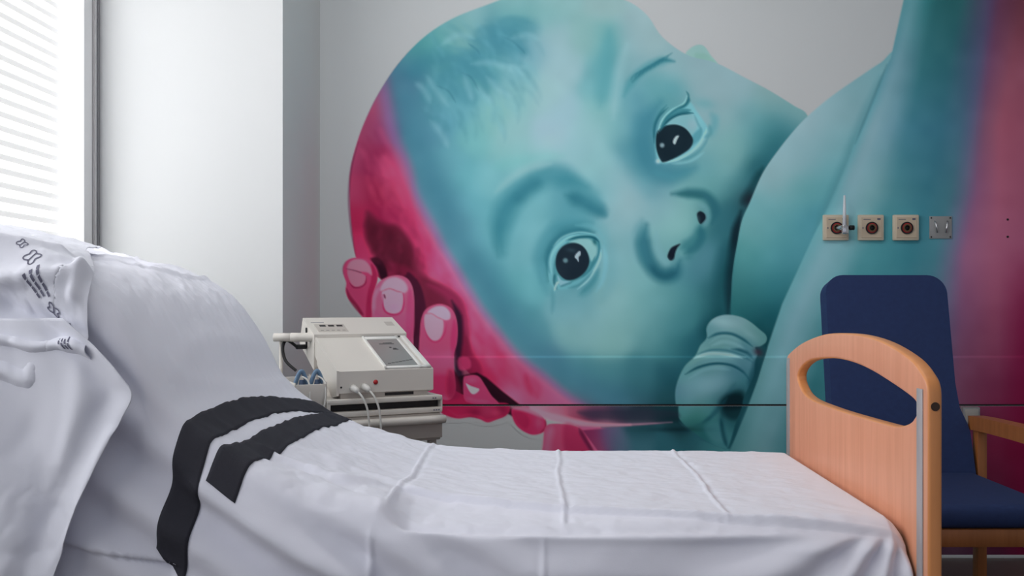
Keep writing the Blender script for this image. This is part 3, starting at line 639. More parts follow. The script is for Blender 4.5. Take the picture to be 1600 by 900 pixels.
    FL=field([(840,640,(205,130,155)),(870,640,(180,95,125)),(870,655,(205,130,155)),(900,640,(150,85,115)),(900,652,(140,55,85)),(930,640,(105,75,100)),(930,652,(85,45,72)),(970,640,(62,75,92)),(960,652,(58,40,62)),(1000,648,(32,48,62)),(1040,645,(26,58,68)),(950,663,(190,130,150)),(1000,664,(95,95,110))],12)
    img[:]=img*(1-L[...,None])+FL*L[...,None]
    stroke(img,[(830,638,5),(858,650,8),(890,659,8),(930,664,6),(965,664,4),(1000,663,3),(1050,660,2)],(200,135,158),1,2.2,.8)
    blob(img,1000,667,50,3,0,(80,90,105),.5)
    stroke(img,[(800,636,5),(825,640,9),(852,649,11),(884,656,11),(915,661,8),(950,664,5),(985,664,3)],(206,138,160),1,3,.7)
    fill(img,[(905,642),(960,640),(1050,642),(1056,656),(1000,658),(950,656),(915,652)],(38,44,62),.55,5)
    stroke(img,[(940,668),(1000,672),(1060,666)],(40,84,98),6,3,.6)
    # forearm below
    FO=[(852,668),(868,662),(900,666),(912,676),(925,700),(945,740),(960,800),(940,880),(840,880),(840,740),(848,700)]
    fill(img,FO,(178,70,110),1,1.5)
    stroke(img,[(862,668),(856,690),(852,730)],(205,112,146),12,6,.6)
    fill(img,[(880,668),(905,670),(922,700),(925,740),(890,740)],(155,40,85),.8,6); stroke(img,[(905,670),(915,688),(930,712)],(72,25,60),6,3,.7)
    # between forearm and torso below the frame
    fill(img,[(918,674),(960,668),(1060,662),(1120,694),(1142,700),(1130,760),(1130,880),(950,880),(935,720)],(52,100,115),.0,2)
    under=mask_poly([(910,672),(950,669),(1060,660),(1095,688),(1140,702),(1130,880),(965,880),(945,720)],2,False)
    FU=field([(925,690,(120,45,90)),(935,700,(145,65,105)),(950,690,(95,85,120)),(965,695,(82,104,128)),(1000,692,(58,104,120)),(1045,690,(44,94,108)),(1080,690,(40,88,100)),(1000,672,(34,74,86)),(1060,670,(26,60,70)),(1110,700,(50,105,115)),(1130,700,(62,118,126)),(1040,800,(50,100,112))],11)
    un=under*(1-hd)
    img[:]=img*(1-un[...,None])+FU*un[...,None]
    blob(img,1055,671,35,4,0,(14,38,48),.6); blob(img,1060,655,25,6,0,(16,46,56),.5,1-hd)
    # painted mask (where the mural is), for the outline of the paint layer
    pm=np.abs(img-np.array(WHITE,np.float32)).max(axis=2)>1.5
    # brushy mottling
    n=(smooth_noise(22,1)-.5)*5+(smooth_noise(60,2)-.5)*5
    img+= (n*pm)[...,None]
    piv=np.array((118,128,132),np.float32); dlt=img-piv
    con=piv+np.where(dlt>0,dlt*.98,dlt*1.07)
    g_=con.mean(axis=2,keepdims=True); con=g_+(con-g_)*.96
    tl_=sm((con[...,2]-con[...,0]-8)/25); con[...,2]-=tl_*2.0; con[...,1]+=tl_*1.0
    pk_=sm((con[...,0]-con[...,1]-25)/40)                       # pinks: a little warmer, brighter
    con[...,2]-=pk_*.10*np.clip(con[...,2]-con[...,1],0,90); con[...,0]+=pk_*con[...,0]*.04
    img=img*(1-pm[...,None])+con*pm[...,None]
    return np.clip(img,6,250),pm
# ------------------------------------------------------------------ the mural as a coat of paint following wall and boards
img, pm = paint()
def mural_mesh():
    d = pm.copy()
    for _ in range(3):
        e = d.copy(); e[1:] |= d[:-1]; e[:-1] |= d[1:]; e[:, 1:] |= d[:, :-1]; e[:, :-1] |= d[:, 1:]; d = e
    depth = np.interp(gv, [-1e3, 556.9, 558.3, 629.0, 629.8, 634.2, 635.0, 1e3], [WY, WY, YB1, YB1, YB1, YB1, YB1, YB1])-.0012
    fm = d[:-1, :-1] | d[1:, :-1] | d[:-1, 1:] | d[1:, 1:]
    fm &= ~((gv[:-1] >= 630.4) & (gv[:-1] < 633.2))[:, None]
    used = np.zeros_like(d); used[:-1, :-1] |= fm; used[1:, :-1] |= fm; used[:-1, 1:] |= fm; used[1:, 1:] |= fm
    idx = -np.ones(d.shape, np.int64); idx[used] = np.arange(used.sum())
    D = np.repeat(depth[:, None], NU, 1)
    X = (GU-850)*D/FPX; Z = CAMZ-(GV-470)*D/FPX
    Z = np.maximum(Z, .013)
    co = np.stack([X[used], D[used], Z[used]], 1).astype(np.float32)
    j, i = np.nonzero(fm)
    F = np.stack([idx[j, i], idx[j+1, i], idx[j+1, i+1], idx[j, i+1]], 1).astype(np.int32)
    me = bpy.data.meshes.new('wall_mural'); me.vertices.add(len(co)); me.vertices.foreach_set('co', co.ravel())
    me.loops.add(F.size); me.loops.foreach_set('vertex_index', F.ravel()); me.polygons.add(len(F))
    me.polygons.foreach_set('loop_start', np.arange(0, F.size, 4, dtype=np.int32)); me.update(calc_edges=True)
    a = me.color_attributes.new('paint', 'FLOAT_COLOR', 'POINT')
    col = np.ones((len(co), 4), np.float32); col[:, :3] = np.clip(s2l(img[used])*K_PAINT, 0, .95)
    a.data.foreach_set('color', col.ravel())
    m = mat('mural_paint', (1, 1, 1, 1), .75, bump=.04, scale=90, spec=.15); nt = m.node_tree
    at = nt.nodes.new('ShaderNodeAttribute'); at.attribute_name = 'paint'; nt.links.new(at.outputs['Color'], nt.nodes['Principled BSDF'].inputs['Base Color'])
    me.materials.append(m)
    o = bpy.data.objects.new('wall_mural', me); C.objects.link(o); return o
tag(mural_mesh(), 'huge turquoise and pink painted mural of a baby with dark eyes, cradled by pink fingers', 'mural')
def settle(t):
    """parts were modelled where they stand; move their meshes into the thing's own frame"""
    Mi = t.matrix_basis.inverted() if False else (Matrix.Translation(t.location) @ t.rotation_euler.to_matrix().to_4x4()).inverted()
    done = set()
    def rec(o):
        for c in o.children:
            if c.type == 'MESH' and c.data.name not in done: c.data.transform(Mi); done.add(c.data.name)
            rec(c)
    bpy.context.view_layer.update(); rec(t)

# ------------------------------------------------------------------ bed: footboard, frame, mattress
XF = .647; YN, YF = 1.69, 2.50                       # inner face of the footboard; mattress edges
bed = thing('hospital_bed', 'hospital bed with a beech footboard, its backrest raised at the window end', 'bed', (-.38, 2.09, 0))
def plate_with_hole(outer, hole, x0, th, bev):
    b = bmesh.new()
    for loop in (outer, hole):
        vs = [b.verts.new((x0, y, z)) for y, z in loop]
        for k in range(len(vs)): b.edges.new((vs[k], vs[(k+1) % len(vs)]))
    bmesh.ops.triangle_fill(b, use_beauty=True, use_dissolve=False, edges=list(b.edges))
    r = bmesh.ops.extrude_face_region(b, geom=list(b.faces))
    for v in [g for g in r['geom'] if isinstance(g, bmesh.types.BMVert)]: v.co.x += th
    bmesh.ops.recalc_face_normals(b, faces=b.faces)
    es = [e for e in b.edges if len(e.link_faces) == 2 and e.calc_face_angle(0) > 1.1 and abs(e.verts[0].co.x-e.verts[1].co.x) < 1e-6]
    bmesh.ops.bevel(b, geom=es, offset=bev, segments=3, profile=.5, affect='EDGES')
    return b
top = [(p[0], p[1]) for p in spline([(1.618, .868), (1.622, .886), (1.640, .903), (1.70, .928), (1.83, .951), (1.98, .9605), (2.157, .957), (2.2835, .945), (2.426, .921), (2.535, .892), (2.560, .878), (2.567, .862)], 5)]
outer = [(1.618, .28)]+top+[(2.567, .28)]
hole = [(p[0], p[1]) for p in spline([(2.452, .838), (2.438, .852), (2.39, .872), (2.311, .8885), (2.157, .901), (2.022, .901), (1.903, .892), (1.781, .875), (1.70, .861), (1.671, .852), (1.664, .841), (1.676, .828), (1.7026, .813), (1.755, .801), (1.83, .797), (2.065, .791), (2.206, .790), (2.32, .7915), (2.39, .800), (2.43, .815), (2.45, .828)], 4)]
fb = link_bm('footboard', plate_with_hole(outer, hole, XF, .025, .0055), M_beech, bed, autosmooth=True)
fb.data.materials.append(M_beech_edge)
for p in fb.data.polygons:
    if abs(p.normal.x) < .8: p.material_index = 1
for ya, yb in ((1.637, 1.662), (2.525, 2.550)):
    e = boxo('edge_strip', XF-.0025, XF+.001, ya, yb, .30, .879, M_alu, .001, fb); e['label'] = 'silver vertical strip'
bm = bmesh.new(); bm_tube(bm, [(.6595, 1.6172, .8515), (.6595, 1.625, .8515)], .0076, 20); link_bm('bolt_hole', bm, mat('bolt_hole_brown', lin(70, 50, 40), .5), fb)
# body under the sheet
ZX = [(-1.46, 1.215), (-1.42, 1.21), (-1.25, 1.182), (-1.017, 1.13), (-.90, 1.10), (-.84, 1.070), (-.795, 1.035), (-.755, .985), (-.72, .93), (-.69, .868), (-.667, .832), (-.63, .797), (-.583, .764), (-.517, .725), (-.417, .692), (-.25, .657), (0, .645), (.3, .643), (.58, .640), (.62, .634), (.640, .612)]
ZS = np.array(spline(ZX, 10))
def zc(X): return np.interp(X, ZS[:, 0], ZS[:, 1])
pr = [(x, float(zc(x))-.045) for x in np.linspace(-1.43, .615, 90)]+[(.615, .50), (-.45, .50), (-.75, .62), (-1.43, .95)]
bm = bmesh.new(); bm_prism(bm, pr, YF-YN-.09, M=Matrix(((1, 0, 0, 0), (0, 0, 1, YN+.05), (0, 1, 0, 0), (0, 0, 0, 1)))); link_bm('mattress', bm, mat('mattress_blue', lin(120, 140, 170), .6), bed)
bm = bmesh.new()
for y in (1.74, 2.42): bm_box(bm, -1.44, XF+.002, y, y+.05, .36, .44, .008)
for x in (-1.40, -.9, -.4, .1, .56): bm_box(bm, x, x+.05, 1.75, 2.46, .37, .43, .005)
bm_box(bm, -1.45, -.45, 1.80, 2.40, .44, .47, .004)
link_bm('bed_frame', bm, M_beige2, bed, autosmooth=True)
for y in (1.9, 2.3):
    bm = bmesh.new(); bm_tube(bm, [(-1.0, y, .45), (-1.15, y, .76)], .02); link_bm('backrest_lift', bm, M_frame, bed, True)
for x in (-1.36, .57):
    for y in (1.77, 2.44):
        bm = bmesh.new(); bm_tube(bm, [(x, y, .10), (x, y, .37)], .022); lg = link_bm('leg', bm, M_beige2, bed, True)
        bm = bmesh.new(); bm_tube(bm, [(x, y-.018, .055), (x, y+.018, .055)], .055, 24); bm_box(bm, x-.012, x+.012, y-.026, y+.026, .06, .115, .003); link_bm('caster', bm, M_black2, lg, True)
settle(bed)

# ------------------------------------------------------------------ cloth
NR = np.random.RandomState(11); NTAB = NR.rand(128, 128)
def vn(a, b, seed=0):
    a = np.asarray(a)+seed*17.3; b = np.asarray(b)+seed*5.7
    ia = np.floor(a).astype(int); ib = np.floor(b).astype(int); fa = a-ia; fbb = b-ib; fa = fa*fa*(3-2*fa); fbb = fbb*fbb*(3-2*fbb)
    g = lambda i, j: NTAB[i % 128, j % 128]
    return (g(ia, ib)*(1-fa)+g(ia+1, ib)*fa)*(1-fbb)+(g(ia, ib+1)*(1-fa)+g(ia+1, ib+1)*fa)*fbb-.5
def fbm(a, b, seed=0, oct=3):
    r = 0; f = 1; k = 1
    for i in range(oct): r = r+vn(a*f, b*f, seed+i)*k; f *= 2.1; k *= .5
    return r
def ridge(A, B, pts, wd):
    """1 along a polyline in surface coordinates, falling off over wd"""
    P = np.array(spline(pts, 5)) if len(pts) > 2 else np.array(pts, float); best = np.full(np.shape(A), 1e9)
    for (ax, ay), (bx, by) in zip(P[:-1], P[1:]):
        ex, ey = bx-ax, by-ay; t = np.clip(((A-ax)*ex+(B-ay)*ey)/(ex*ex+ey*ey+1e-12), 0, 1); best = np.minimum(best, (A-ax-t*ex)**2+(B-ay-t*ey)**2)
    return np.exp(-best/(wd*wd))
def pleat(A, B, pts, wd, sharp=.35):
    """signed one-sided step crease"""
    return ridge(A, B, pts, wd)-.9*ridge(A+wd*sharp*2, B, pts, wd)
def sstep(x): x = np.clip(x, 0, 1); return x*x*(3-2*x)
RN = .055; RF = .04
def base_pt(X, s, off=0.0):
    """s: distance from the near edge over the top (>0) and down the near side (<0)"""
    X, s = np.broadcast_arrays(np.asarray(X, float), np.asarray(s, float)); zt = zc(X)+0*s
    L = RN*math.pi/2; W = YF-YN; r = RN+off
    th = np.clip((RN-s)/RN, 0, math.pi/2); y = YN+RN-r*np.sin(th); z = zt-RN+r*np.cos(th)
    y = np.where(s > RN, YN+s, y); z = np.where(s > RN, zt+off, z)
    low = s < RN-L; z = np.where(low, zt-RN-(RN-L-s), z); y = np.where(low, YN-off, y)
    Lf = RF*math.pi/2; sf = s-(W-RF); tf = np.clip(sf/RF, 0, math.pi/2); far = sf > 0
    y = np.where(far, YF-RF+(RF+off)*np.sin(tf), y); z = np.where(far, zt-RF+(RF+off)*np.cos(tf), z)
    z = np.where(sf > Lf, zt-RF-(sf-Lf), z)
    return X, y, z
def sheet_pt(X, s, off=0.0):
    X, y, z = base_pt(X, s, off)
    zt = zc(X); q = np.clip(zt-z, 0, 1); side = sstep((.02-s)/.05); topw = sstep((s+.02)/.05)*sstep((YF-YN-s)/.05)
    # top: fold creases, one long fold line, soft wrinkles
    d = 0*X
    for xc, a in ((-.283, .0045), (.034, .0045), (.333, .005)):
        xx = xc+.0035*np.sin(s*11+xc*9)+.003*vn(s*22, 0*s+xc*5, 4)
        d = d+a*(np.exp(-((X-xx)/.0038)**2)-.55*np.exp(-((X-xx-.010)/.007)**2))*sstep((s-.03)/.04)*(0.55+.6*np.abs(vn(s*9, X*0+xc*7, 3))*2)
    yc = np.interp(X, [-.32, .034, .33, .62], [.205, .105, .045, .004])
    m = sstep((X+.30)/.06)
    d = d+m*(.003*np.exp(-((s-yc-.004)/.004)**2)-.011*(1-sstep((s-yc+.005)/.006))-.15*np.clip(yc-s, 0, .2)*sstep((s+.03)/.05))
    d = d+(.0035*fbm(X*11, s*9, 1)+.0022*fbm(X*34, s*38, 2)+.004*np.abs(fbm(X*14+s*10, s*18, 6)))*sstep((.62-X)/.1)
    crumple = np.exp(-((X+.43)/.17)**2)
    d = d+crumple*.013*fbm(X*9+s*4, s*10-X*5, 5)+crumple*.006*np.abs(fbm(X*17, s*15, 8))
    d = d+.010*ridge(X, s, [(-.54, .18), (-.47, .17), (-.40, .13), (-.33, .16)], .016)-.008*ridge(X, s, [(-.52, .13), (-.43, .13), (-.36, .09)], .016)
    d = d+.004*ridge(X, s, [(-.38, .28), (-.28, .22), (-.24, .19)], .012)
    # raised end: seam and fine wrinkles
    up = sstep((-.72-X)/.06)
    d = d+.007*ridge(X, s, [(-1.15, .78), (-1.0, .63), (-.91, .56), (-.875, .64), (-.866, .79)], .005)
    d = d+up*(.006*ridge(X, s, [(-1.35, .10), (-1.05, .30), (-.86, .62)], .007)+.004*ridge(X, s, [(-1.2, .25), (-1.0, .55), (-.93, .75)], .006)+.006*fbm(X*22+s*9, s*7, 21)+.003*np.abs(fbm(X*40+s*18, s*16, 23)))
    mid = np.exp(-((X+.73)/.07)**2); d = d+mid*(.008*fbm(X*6, s*5, 31)+.005*np.abs(fbm(X*22, s*16, 33))+.004*np.abs(fbm(X*30+s*22, s*9, 35)))+mid*.004*ridge(X, s, [(-.70, .75), (-.73, .4), (-.70, .12)], .012)
    d = d+.004*ridge(X, s, [(-.655, .78), (-.665, .5), (-.69, .25), (-.70, .1)], .01)
    z = z+d*topw
    # side drop: flare, folds
    ramp = sstep(q/.09)
    f = .016*q*4
    f = f+ramp*.013*np.sin(2*math.pi*(X*.60+z*.80)/.105+1.2+1.2*vn(X*4, z*4, 2))*sstep((.12-X)/.25)*sstep((X+.85)/.1)
    f = f+.018*ramp*ridge(X, z, [(-.60, .70), (-.45, .60), (-.32, .545)], .022)
    th = np.arctan2(.665-z, .64-X); rr = np.hypot(.665-z, .64-X)
    f = f+.010*np.sin(th*17+.6)*sstep((X-.0)/.35)*sstep(rr/.12)*sstep(q/.05)
    f = f-.010*np.exp(-((z-.60)/.018)**2)*sstep((X+.2)/.3)*sstep((.5-X)/.2)+.012*sstep((.585-z)/.04)*sstep((X+.2)/.3)
    f = f-.014*sstep((.6065-.235*(X+.814)-z)/.004)*sstep((-.63-X)/.03)
    f = f+.006*fbm(X*7, z*9, 13)*ramp
    xl = np.exp(-((X-.00-.03*(z-.6))/.005)**2)*.003+np.exp(-((X+.305)/.006)**2)*.004
    f = f+xl*ramp
    nearm = s < YF-YN-.1
    y = y-np.where(nearm, f*side, 0)
    return X, y, z
def grid_obj(name, P, m, parent=None, solid=.0015, mats=None):
    n, k = P[0].shape; V = np.stack([P[0].ravel(), P[1].ravel(), P[2].ravel()], 1)
    i, j = np.meshgrid(np.arange(n-1), np.arange(k-1), indexing='ij'); a = i*k+j
    F = np.stack([a, a+k, a+k+1, a+1], -1).reshape(-1, 4)
    o = mesh_obj(name, V, F.tolist(), m, parent)
    if solid:
        md = o.modifiers.new('thick', 'SOLIDIFY'); md.thickness = solid; md.offset = -1
    return o
Xs = np.concatenate([np.linspace(-1.46, -.86, 90, endpoint=False), np.linspace(-.86, -.60, 80, endpoint=False), np.linspace(-.60, .640, 420)])
W_ = YF-YN
sv = np.concatenate([np.linspace(W_+.10, W_-.04, 14, endpoint=False), np.linspace(W_-.04, .06, 190, endpoint=False), np.linspace(.06, -.035, 26, endpoint=False)])
low = np.linspace(0, 1, 90)
SS = np.zeros((len(Xs), len(sv)+len(low))); zt = zc(Xs)
SS[:, :len(sv)] = sv[None]; bot = np.minimum(-.035-.001, .44-(zt-RN)+(RN-RN*math.pi/2)); SS[:, len(sv):] = -.035+(bot[:, None]+.035)*low[None]
sh = grid_obj('bed_sheet', sheet_pt(Xs[:, None]+0*SS, SS), M_white)
tag(sh, 'white cotton sheet with fold creases covering the whole bed and its near side', 'sheet')

def strap(path, hw, name):
    P = np.array(spline([(a, b) for a, b in path], 14)); T = np.gradient(P, axis=0); T /= np.linalg.norm(T, axis=1)[:, None]; N = np.stack([-T[:, 1], T[:, 0]], 1)
    wv = np.linspace(-1, 1, 9); hwv = hw*(1+.05*vn(np.linspace(0, 5, len(P)), 0*P[:, 0], 5))
    A = P[:, 0][:, None]+N[:, 0][:, None]*wv[None]*hwv[:, None]; B = P[:, 1][:, None]+N[:, 1][:, None]*wv[None]*hwv[:, None]
    X, y, z = sheet_pt(A, B, .0035)
    w2 = .0012*(fbm(A*26, B*26, 41)+.5); y = y-w2*sstep((.02-B)/.05); z = z+w2*sstep((B-0)/.05)
    return grid_obj(name, (X, y, z), M_black, None, .002)
st1 = strap([(-.545, .84), (-.555, .80), (-.592, .66), (-.617, .50), (-.628, .34), (-.626, .17), (-.622, .06), (-.622, -.01), (-.628, -.07), (-.638, -.13), (-.648, -.19), (-.656, -.235)], .0245, 'belt')
tag(st1, 'longer black fabric belt across the bed, hanging far down the near side', 'belt')
st2 = strap([(-.505, .83), (-.525, .76), (-.533, .64), (-.543, .50), (-.550, .34), (-.550, .20), (-.550, .09), (-.556, .03), (-.563, -.030)], .026, 'belt')
tag(st2, 'shorter black fabric belt nearer the footboard, ending just over the mattress edge', 'belt')

# drape hanging from the raised end, towards the camera
ED = np.array(spline([(.44, -.875), (.494, -.853), (.565, -.831), (.625, -.809), (.724, -.765), (.822, -.7216), (.868, -.698), (.90, -.715), (.945, -.755), (.985, -.80), (1.02, -.84)], 6))
zz = np.linspace(.45, 1.0, 110); uu = np.linspace(0, 1, 120)
ZB = zz[None, :]+0*uu[:, None]; XR_ = np.interp(zz, ED[:, 0], ED[:, 1]); XB = -1.42+(XR_[None]+1.42)*(1-(1-uu[:, None])**1.3)
dr = XR_[None]-XB
yb = YN-.050-.012*sstep((.9-ZB)/.4)-.010*np.sin((XB*1.0+ZB*.25)*2*math.pi/.16)*sstep((.98-ZB)/.2)-.012*fbm(XB*9, ZB*5, 51)-.008*np.abs(fbm(XB*20, ZB*14, 53))*sstep((.85-ZB)/.2)-.010*np.exp(-(dr/.022)**2)+.008*np.exp(-((dr-.05)/.02)**2)
yb = yb-.012*ridge(XB, ZB, [(-.735, .80), (-.775, .70), (-.80, .62)], .014)-.006*ridge(XB, ZB, [(-.80, .95), (-.79, .85), (-.82, .75)], .02)
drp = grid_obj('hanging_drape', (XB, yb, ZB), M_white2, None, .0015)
tag(drp, 'pale white cloth hanging down the near side of the raised bed end at lower left', 'drape')

# crumpled printed cover over the pillow end
def cover_pt(X, s):
    X, y, z = base_pt(X, s, .012)
    d = .016+.010*fbm(X*12, s*12, 61)+.007*np.abs(fbm(X*24+s*8, s*20, 64))+.002*fbm(X*60, s*60, 66)
    d = d+.026*ridge(X, s, [(-1.0, -.035), (-.93, -.02), (-.88, -.005), (-.84, .015), (-.825, .04)], .010)
    d = d-.014*ridge(X, s, [(-.93, -.065), (-.89, -.075), (-.84, -.065)], .020)
    d = d+.030*ridge(X, s, [(-1.0, -.13), (-.92, -.120), (-.87, -.112), (-.82, -.075), (-.775, -.045)], .012)
    d = d+.018*ridge(X, s, [(-.85, .075), (-.832, .035), (-.822, .0)], .009)
    d = d+.020*ridge(X, s, [(-1.0, .02), (-.95, .05), (-.90, .09)], .016)
    d = d+.022*ridge(X, s, [(-.95, -.17), (-.89, -.175), (-.875, -.15)], .022)
    side = sstep((.03-s)/.06)
    return X, y-d*side, z+d*(1-side)*.6
def hem(X): return np.interp(X, [-1.45, -1.0, -.93, -.885, -.868, -.862, -.82, -.775, -.74], [-.19, -.19, -.205, -.205, -.185, -.155, -.125, -.085, -.05])
def rightx(s): return np.interp(s, [-.2, -.12, -.06, 0.0, .05, .12, .3, .6], [-.745, -.752, -.772, -.800, -.815, -.85, -.95, -1.05])
a_ = np.linspace(0, 1, 150); b_ = np.linspace(0, 1, 150)
Bm = b_[None, :]+0*a_[:, None]
Sg = .55*(1-Bm)**1.6-.12*Bm**1
Xg = -1.44+(rightx(Sg)+1.44)*(1-(1-a_[:, None])**1.4); hm = hem(Xg)
Sg = .55*(1-Bm)**1.8+hm*Bm; Xg = -1.44+(rightx(Sg)+1.44)*(1-(1-a_[:, None])**1.4)
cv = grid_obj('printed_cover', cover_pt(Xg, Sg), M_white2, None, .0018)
tag(cv, 'crumpled white cloth printed with small grey emblems on the raised pillow end', 'pillow cover')
def mark(lines, name, wdt, lab=None):
    """dark ink on the cover: polylines in cover coordinates"""
    V = []; F = []
    for ln in lines:
        P = np.array(ln, float)
        if len(P) < 2: continue
        if len(P) > 2: P = np.array(spline(ln, 5))
        else: P = P[0]+(P[1]-P[0])*np.linspace(0, 1, 9)[:, None]
        T = np.gradient(P, axis=0); T /= np.linalg.norm(T, axis=1)[:, None]+1e-9; N = np.stack([-T[:, 1], T[:, 0]], 1)*wdt/2
        n0 = len(V)
        for sg in (-1, 1):
            X, y, z = cover_pt(P[:, 0]+N[:, 0]*sg, P[:, 1]+N[:, 1]*sg)
            sd = sstep((.03-P[:, 1])/.06)
            V += list(zip(X, y-.0032*sd-.0006, z+.003*(1-sd)))
        n = len(P)
        for k in range(n-1): F.append((n0+k, n0+k+1, n0+n+k+1, n0+n+k))
    o = mesh_obj(name, V, F, M_print, cv, True); o['label'] = 'printed grey emblem with lines of text'; return o
def clover(cx, cy, r):
    return [[(cx+r*(1+.28*math.cos(4*t))*math.cos(t+.4)*.8, cy+r*(1+.28*math.cos(4*t))*math.sin(t+.4)*.8) for t in [2*math.pi*k/24 for k in range(25)]],
            [(cx-r*.2, cy-r*.7), (cx, cy), (cx+r*.15, cy+r*.7)]]
def words(cx, cy, ang, n, L, gap, rs):
    r = random.Random(rs); out = []; c, s_ = math.cos(ang), math.sin(ang)
    for k in range(n):
        o_ = (k-(n-1)/2)*gap; t = -L/2+r.random()*L*.15
        while t < L/2*(.75+.25*r.random()):
            l = L*(.12+.12*r.random()); out.append([(cx+c*t-s_*o_, cy+s_*t+c*o_), (cx+c*(t+l)-s_*o_, cy+s_*(t+l)+c*o_)]); t += l+L*.035
    return out
LOGOS = [((-.905, .016), .0135, (-.878, -.012), -.70, 3, .036, .0085), ((-.848, -.038), .011, (-.820, -.062), -1.05, 4, .038, .0075), (None, 0, (-.790, -.092), -1.45, 3, .036, .0080)]
for k, (cc, r, wc, an, n, L, g) in enumerate(LOGOS):
    ls = []
    mark(words(wc[0], wc[1], an, n, L, g, k), 'printed_emblem', .0040)
    if cc: mark(clover(cc[0], cc[1], r), 'printed_emblem', .0022)
mark(clover(-.935, .035, .009), 'printed_emblem', .0017)

# ------------------------------------------------------------------ trolley and monitor (front left corner at OX, OY, turned 28 degrees)
OX, OY, ROT = -.614, 2.85, math.radians(28)
cr, sr = math.cos(ROT), math.sin(ROT)
def loc(x, y): dx, dy = x-OX, y-OY; return dx*cr+dy*sr, -dx*sr+dy*cr
def pxl(px, py, d): X = (px-850)*d/FPX; a, b = loc(X, d); return (a, b, CAMZ-(py-470)*d/FPX)
cart = thing('medical_trolley', 'off-white medical trolley with drawers behind the bed, against the painted wall', 'trolley', (OX, OY, 0), ROT)
bm = bmesh.new(); bm_box(bm, -.035, .3285, -.018, .40, .722, .737, .003); bm_box(bm, -.035, .3285, -.018, .40, .684, .700, .003)
bm_box(bm, -.035, -.025, -.018, .40, .69, .73); bm_box(bm, .3235, .3285, -.016, .40, .69, .73); bm_box(bm, -.035, .3285, .385, .40, .69, .73); link_bm('shelf_unit', bm, M_beige, cart, autosmooth=True)
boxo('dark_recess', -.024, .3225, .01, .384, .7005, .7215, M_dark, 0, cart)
bm = bmesh.new(); bm_box(bm, -.03, .324, -.014, .395, .598, .683, .004); link_bm('drawer_body', bm, M_beige2, cart, autosmooth=True)
dw = boxo('drawer', -.032, .326, -.022, -.014, .606, .676, M_beige2, .002, cart)
bm = bmesh.new(); bm_tube(bm, spline([(-.04, -.034, .664), (.33, -.034, .664)], 6), .0125, 16); bm_box(bm, -.03, -.01, -.034, -.012, .658, .67, .002); bm_box(bm, .30, .32, -.034, -.012, .658, .67, .002); link_bm('drawer_handle', bm, M_beige, dw, True)
for k, (x, y) in enumerate(((.295, .729), (.303, .729), (.298, .692), (.306, .692), (.314, .692))): boxo('printed_symbol', x, x+.004, -.0192, -.017, y-.002, y+.002, M_print, 0, cart)
bm = bmesh.new(); bm_box(bm, -.03, .324, .0, .39, .12, .15, .006); link_bm('base', bm, M_beige2, cart, autosmooth=True)
for x in (-.015, .305):
    for y in (.015, .375):
        bm = bmesh.new(); bm_box(bm, x-.012, x+.012, y-.012, y+.012, .15, .60, .003); link_bm('post', bm, M_beige2, cart, autosmooth=True)
        bm = bmesh.new(); bm_tube(bm, [(x-.012, y, .05), (x+.012, y, .05)], .05, 20); bm_box(bm, x-.018, x+.018, y-.01, y+.01, .055, .125, .002); link_bm('caster', bm, M_black2, cart, True)
h1 = [pxl(500, 527, 3.10), pxl(455, 527, 3.10), pxl(441, 528, 3.10), pxl(437, 533, 3.10), pxl(437, 560, 3.10), pxl(437, 640, 3.10), pxl(437, 700, 3.10)]
bm = bmesh.new(); bm_tube(bm, spline(h1[:2], 4), .0145, 14); bm_tube(bm, [pxl(462, 527, 3.10), pxl(428, 527, 3.10)], .0135, 14); link_bm('push_handle', bm, M_beige, cart, True)
bm = bmesh.new(); bm_tube(bm, [pxl(439, 532, 3.12), pxl(439, 790, 3.12)], .006, 10); link_bm('handle_post', bm, M_beige, cart, True)
# holder tray for the probes on the trolley's left
hx0, hx1 = -.125, -.03
bm = bmesh.new()
bm_box(bm, hx0, hx1, .00, .004, .715, .785, .001); bm_box(bm, hx0, hx1, .12, .124, .715, .800, .001); bm_box(bm, hx0, hx0+.004, .0, .124, .715, .79, .001); bm_box(bm, hx1-.004, hx1, .0, .124, .715, .79, .001); bm_box(bm, hx0, hx1, 0, .124, .715, .720, .001)
bm_box(bm, hx0-.035, hx0, .03, .12, .765, .785, .003)
link_bm('probe_tray', bm, M_beige, cart, autosmooth=True)

SL = math.atan2(.145, .397); ct, st_ = math.cos(SL), math.sin(SL)
ZB0 = .745
mon = thing('fetal_monitor', 'off-white fetal heart monitor with sloping top and paper window on the trolley', 'medical monitor', (OX, OY, ZB0-.008), ROT)
MS = Matrix(((1, 0, 0, 0), (0, ct, -st_, 0), (0, st_, ct, .082), (0, 0, 0, 1)))        # slope frame: x right, y up the slope, z out
PZ = Matrix(((0, 0, 1, 0), (1, 0, 0, 0), (0, 1, 0, 0), (0, 0, 0, 1)))                  # prism (a,b,c) -> (c, a, b)
def prism_x(pts, x0, x1, bev=0.0):
    b = bmesh.new(); bm_prism(b, pts, x1-x0, M=Matrix.Translation((x0, 0, 0)) @ PZ)
    if bev: bmesh.ops.bevel(b, geom=[e for e in b.edges if len(e.link_faces) == 2 and e.calc_face_angle(0) > .3], offset=bev, segments=2, profile=.5, affect='EDGES')
    return b
link_bm('casing', prism_x([(0, .017), (0, .082), (.262, .178), (.262, .09), (.06, .003)], .006, .3046, .003), M_beige, mon, autosmooth=True)
link_bm('side_panel', prism_x([(.002, .010), (0, .084), (.262, .180), (.258, .12), (.05, .0)], -.001, .006, .001), M_beige, mon, autosmooth=True)
dh = link_bm('display_housing', prism_x([(.254, .070), (.250, .185), (.397, .236), (.440, .15)], -.004, .3070, .004), M_beige, mon, autosmooth=True)
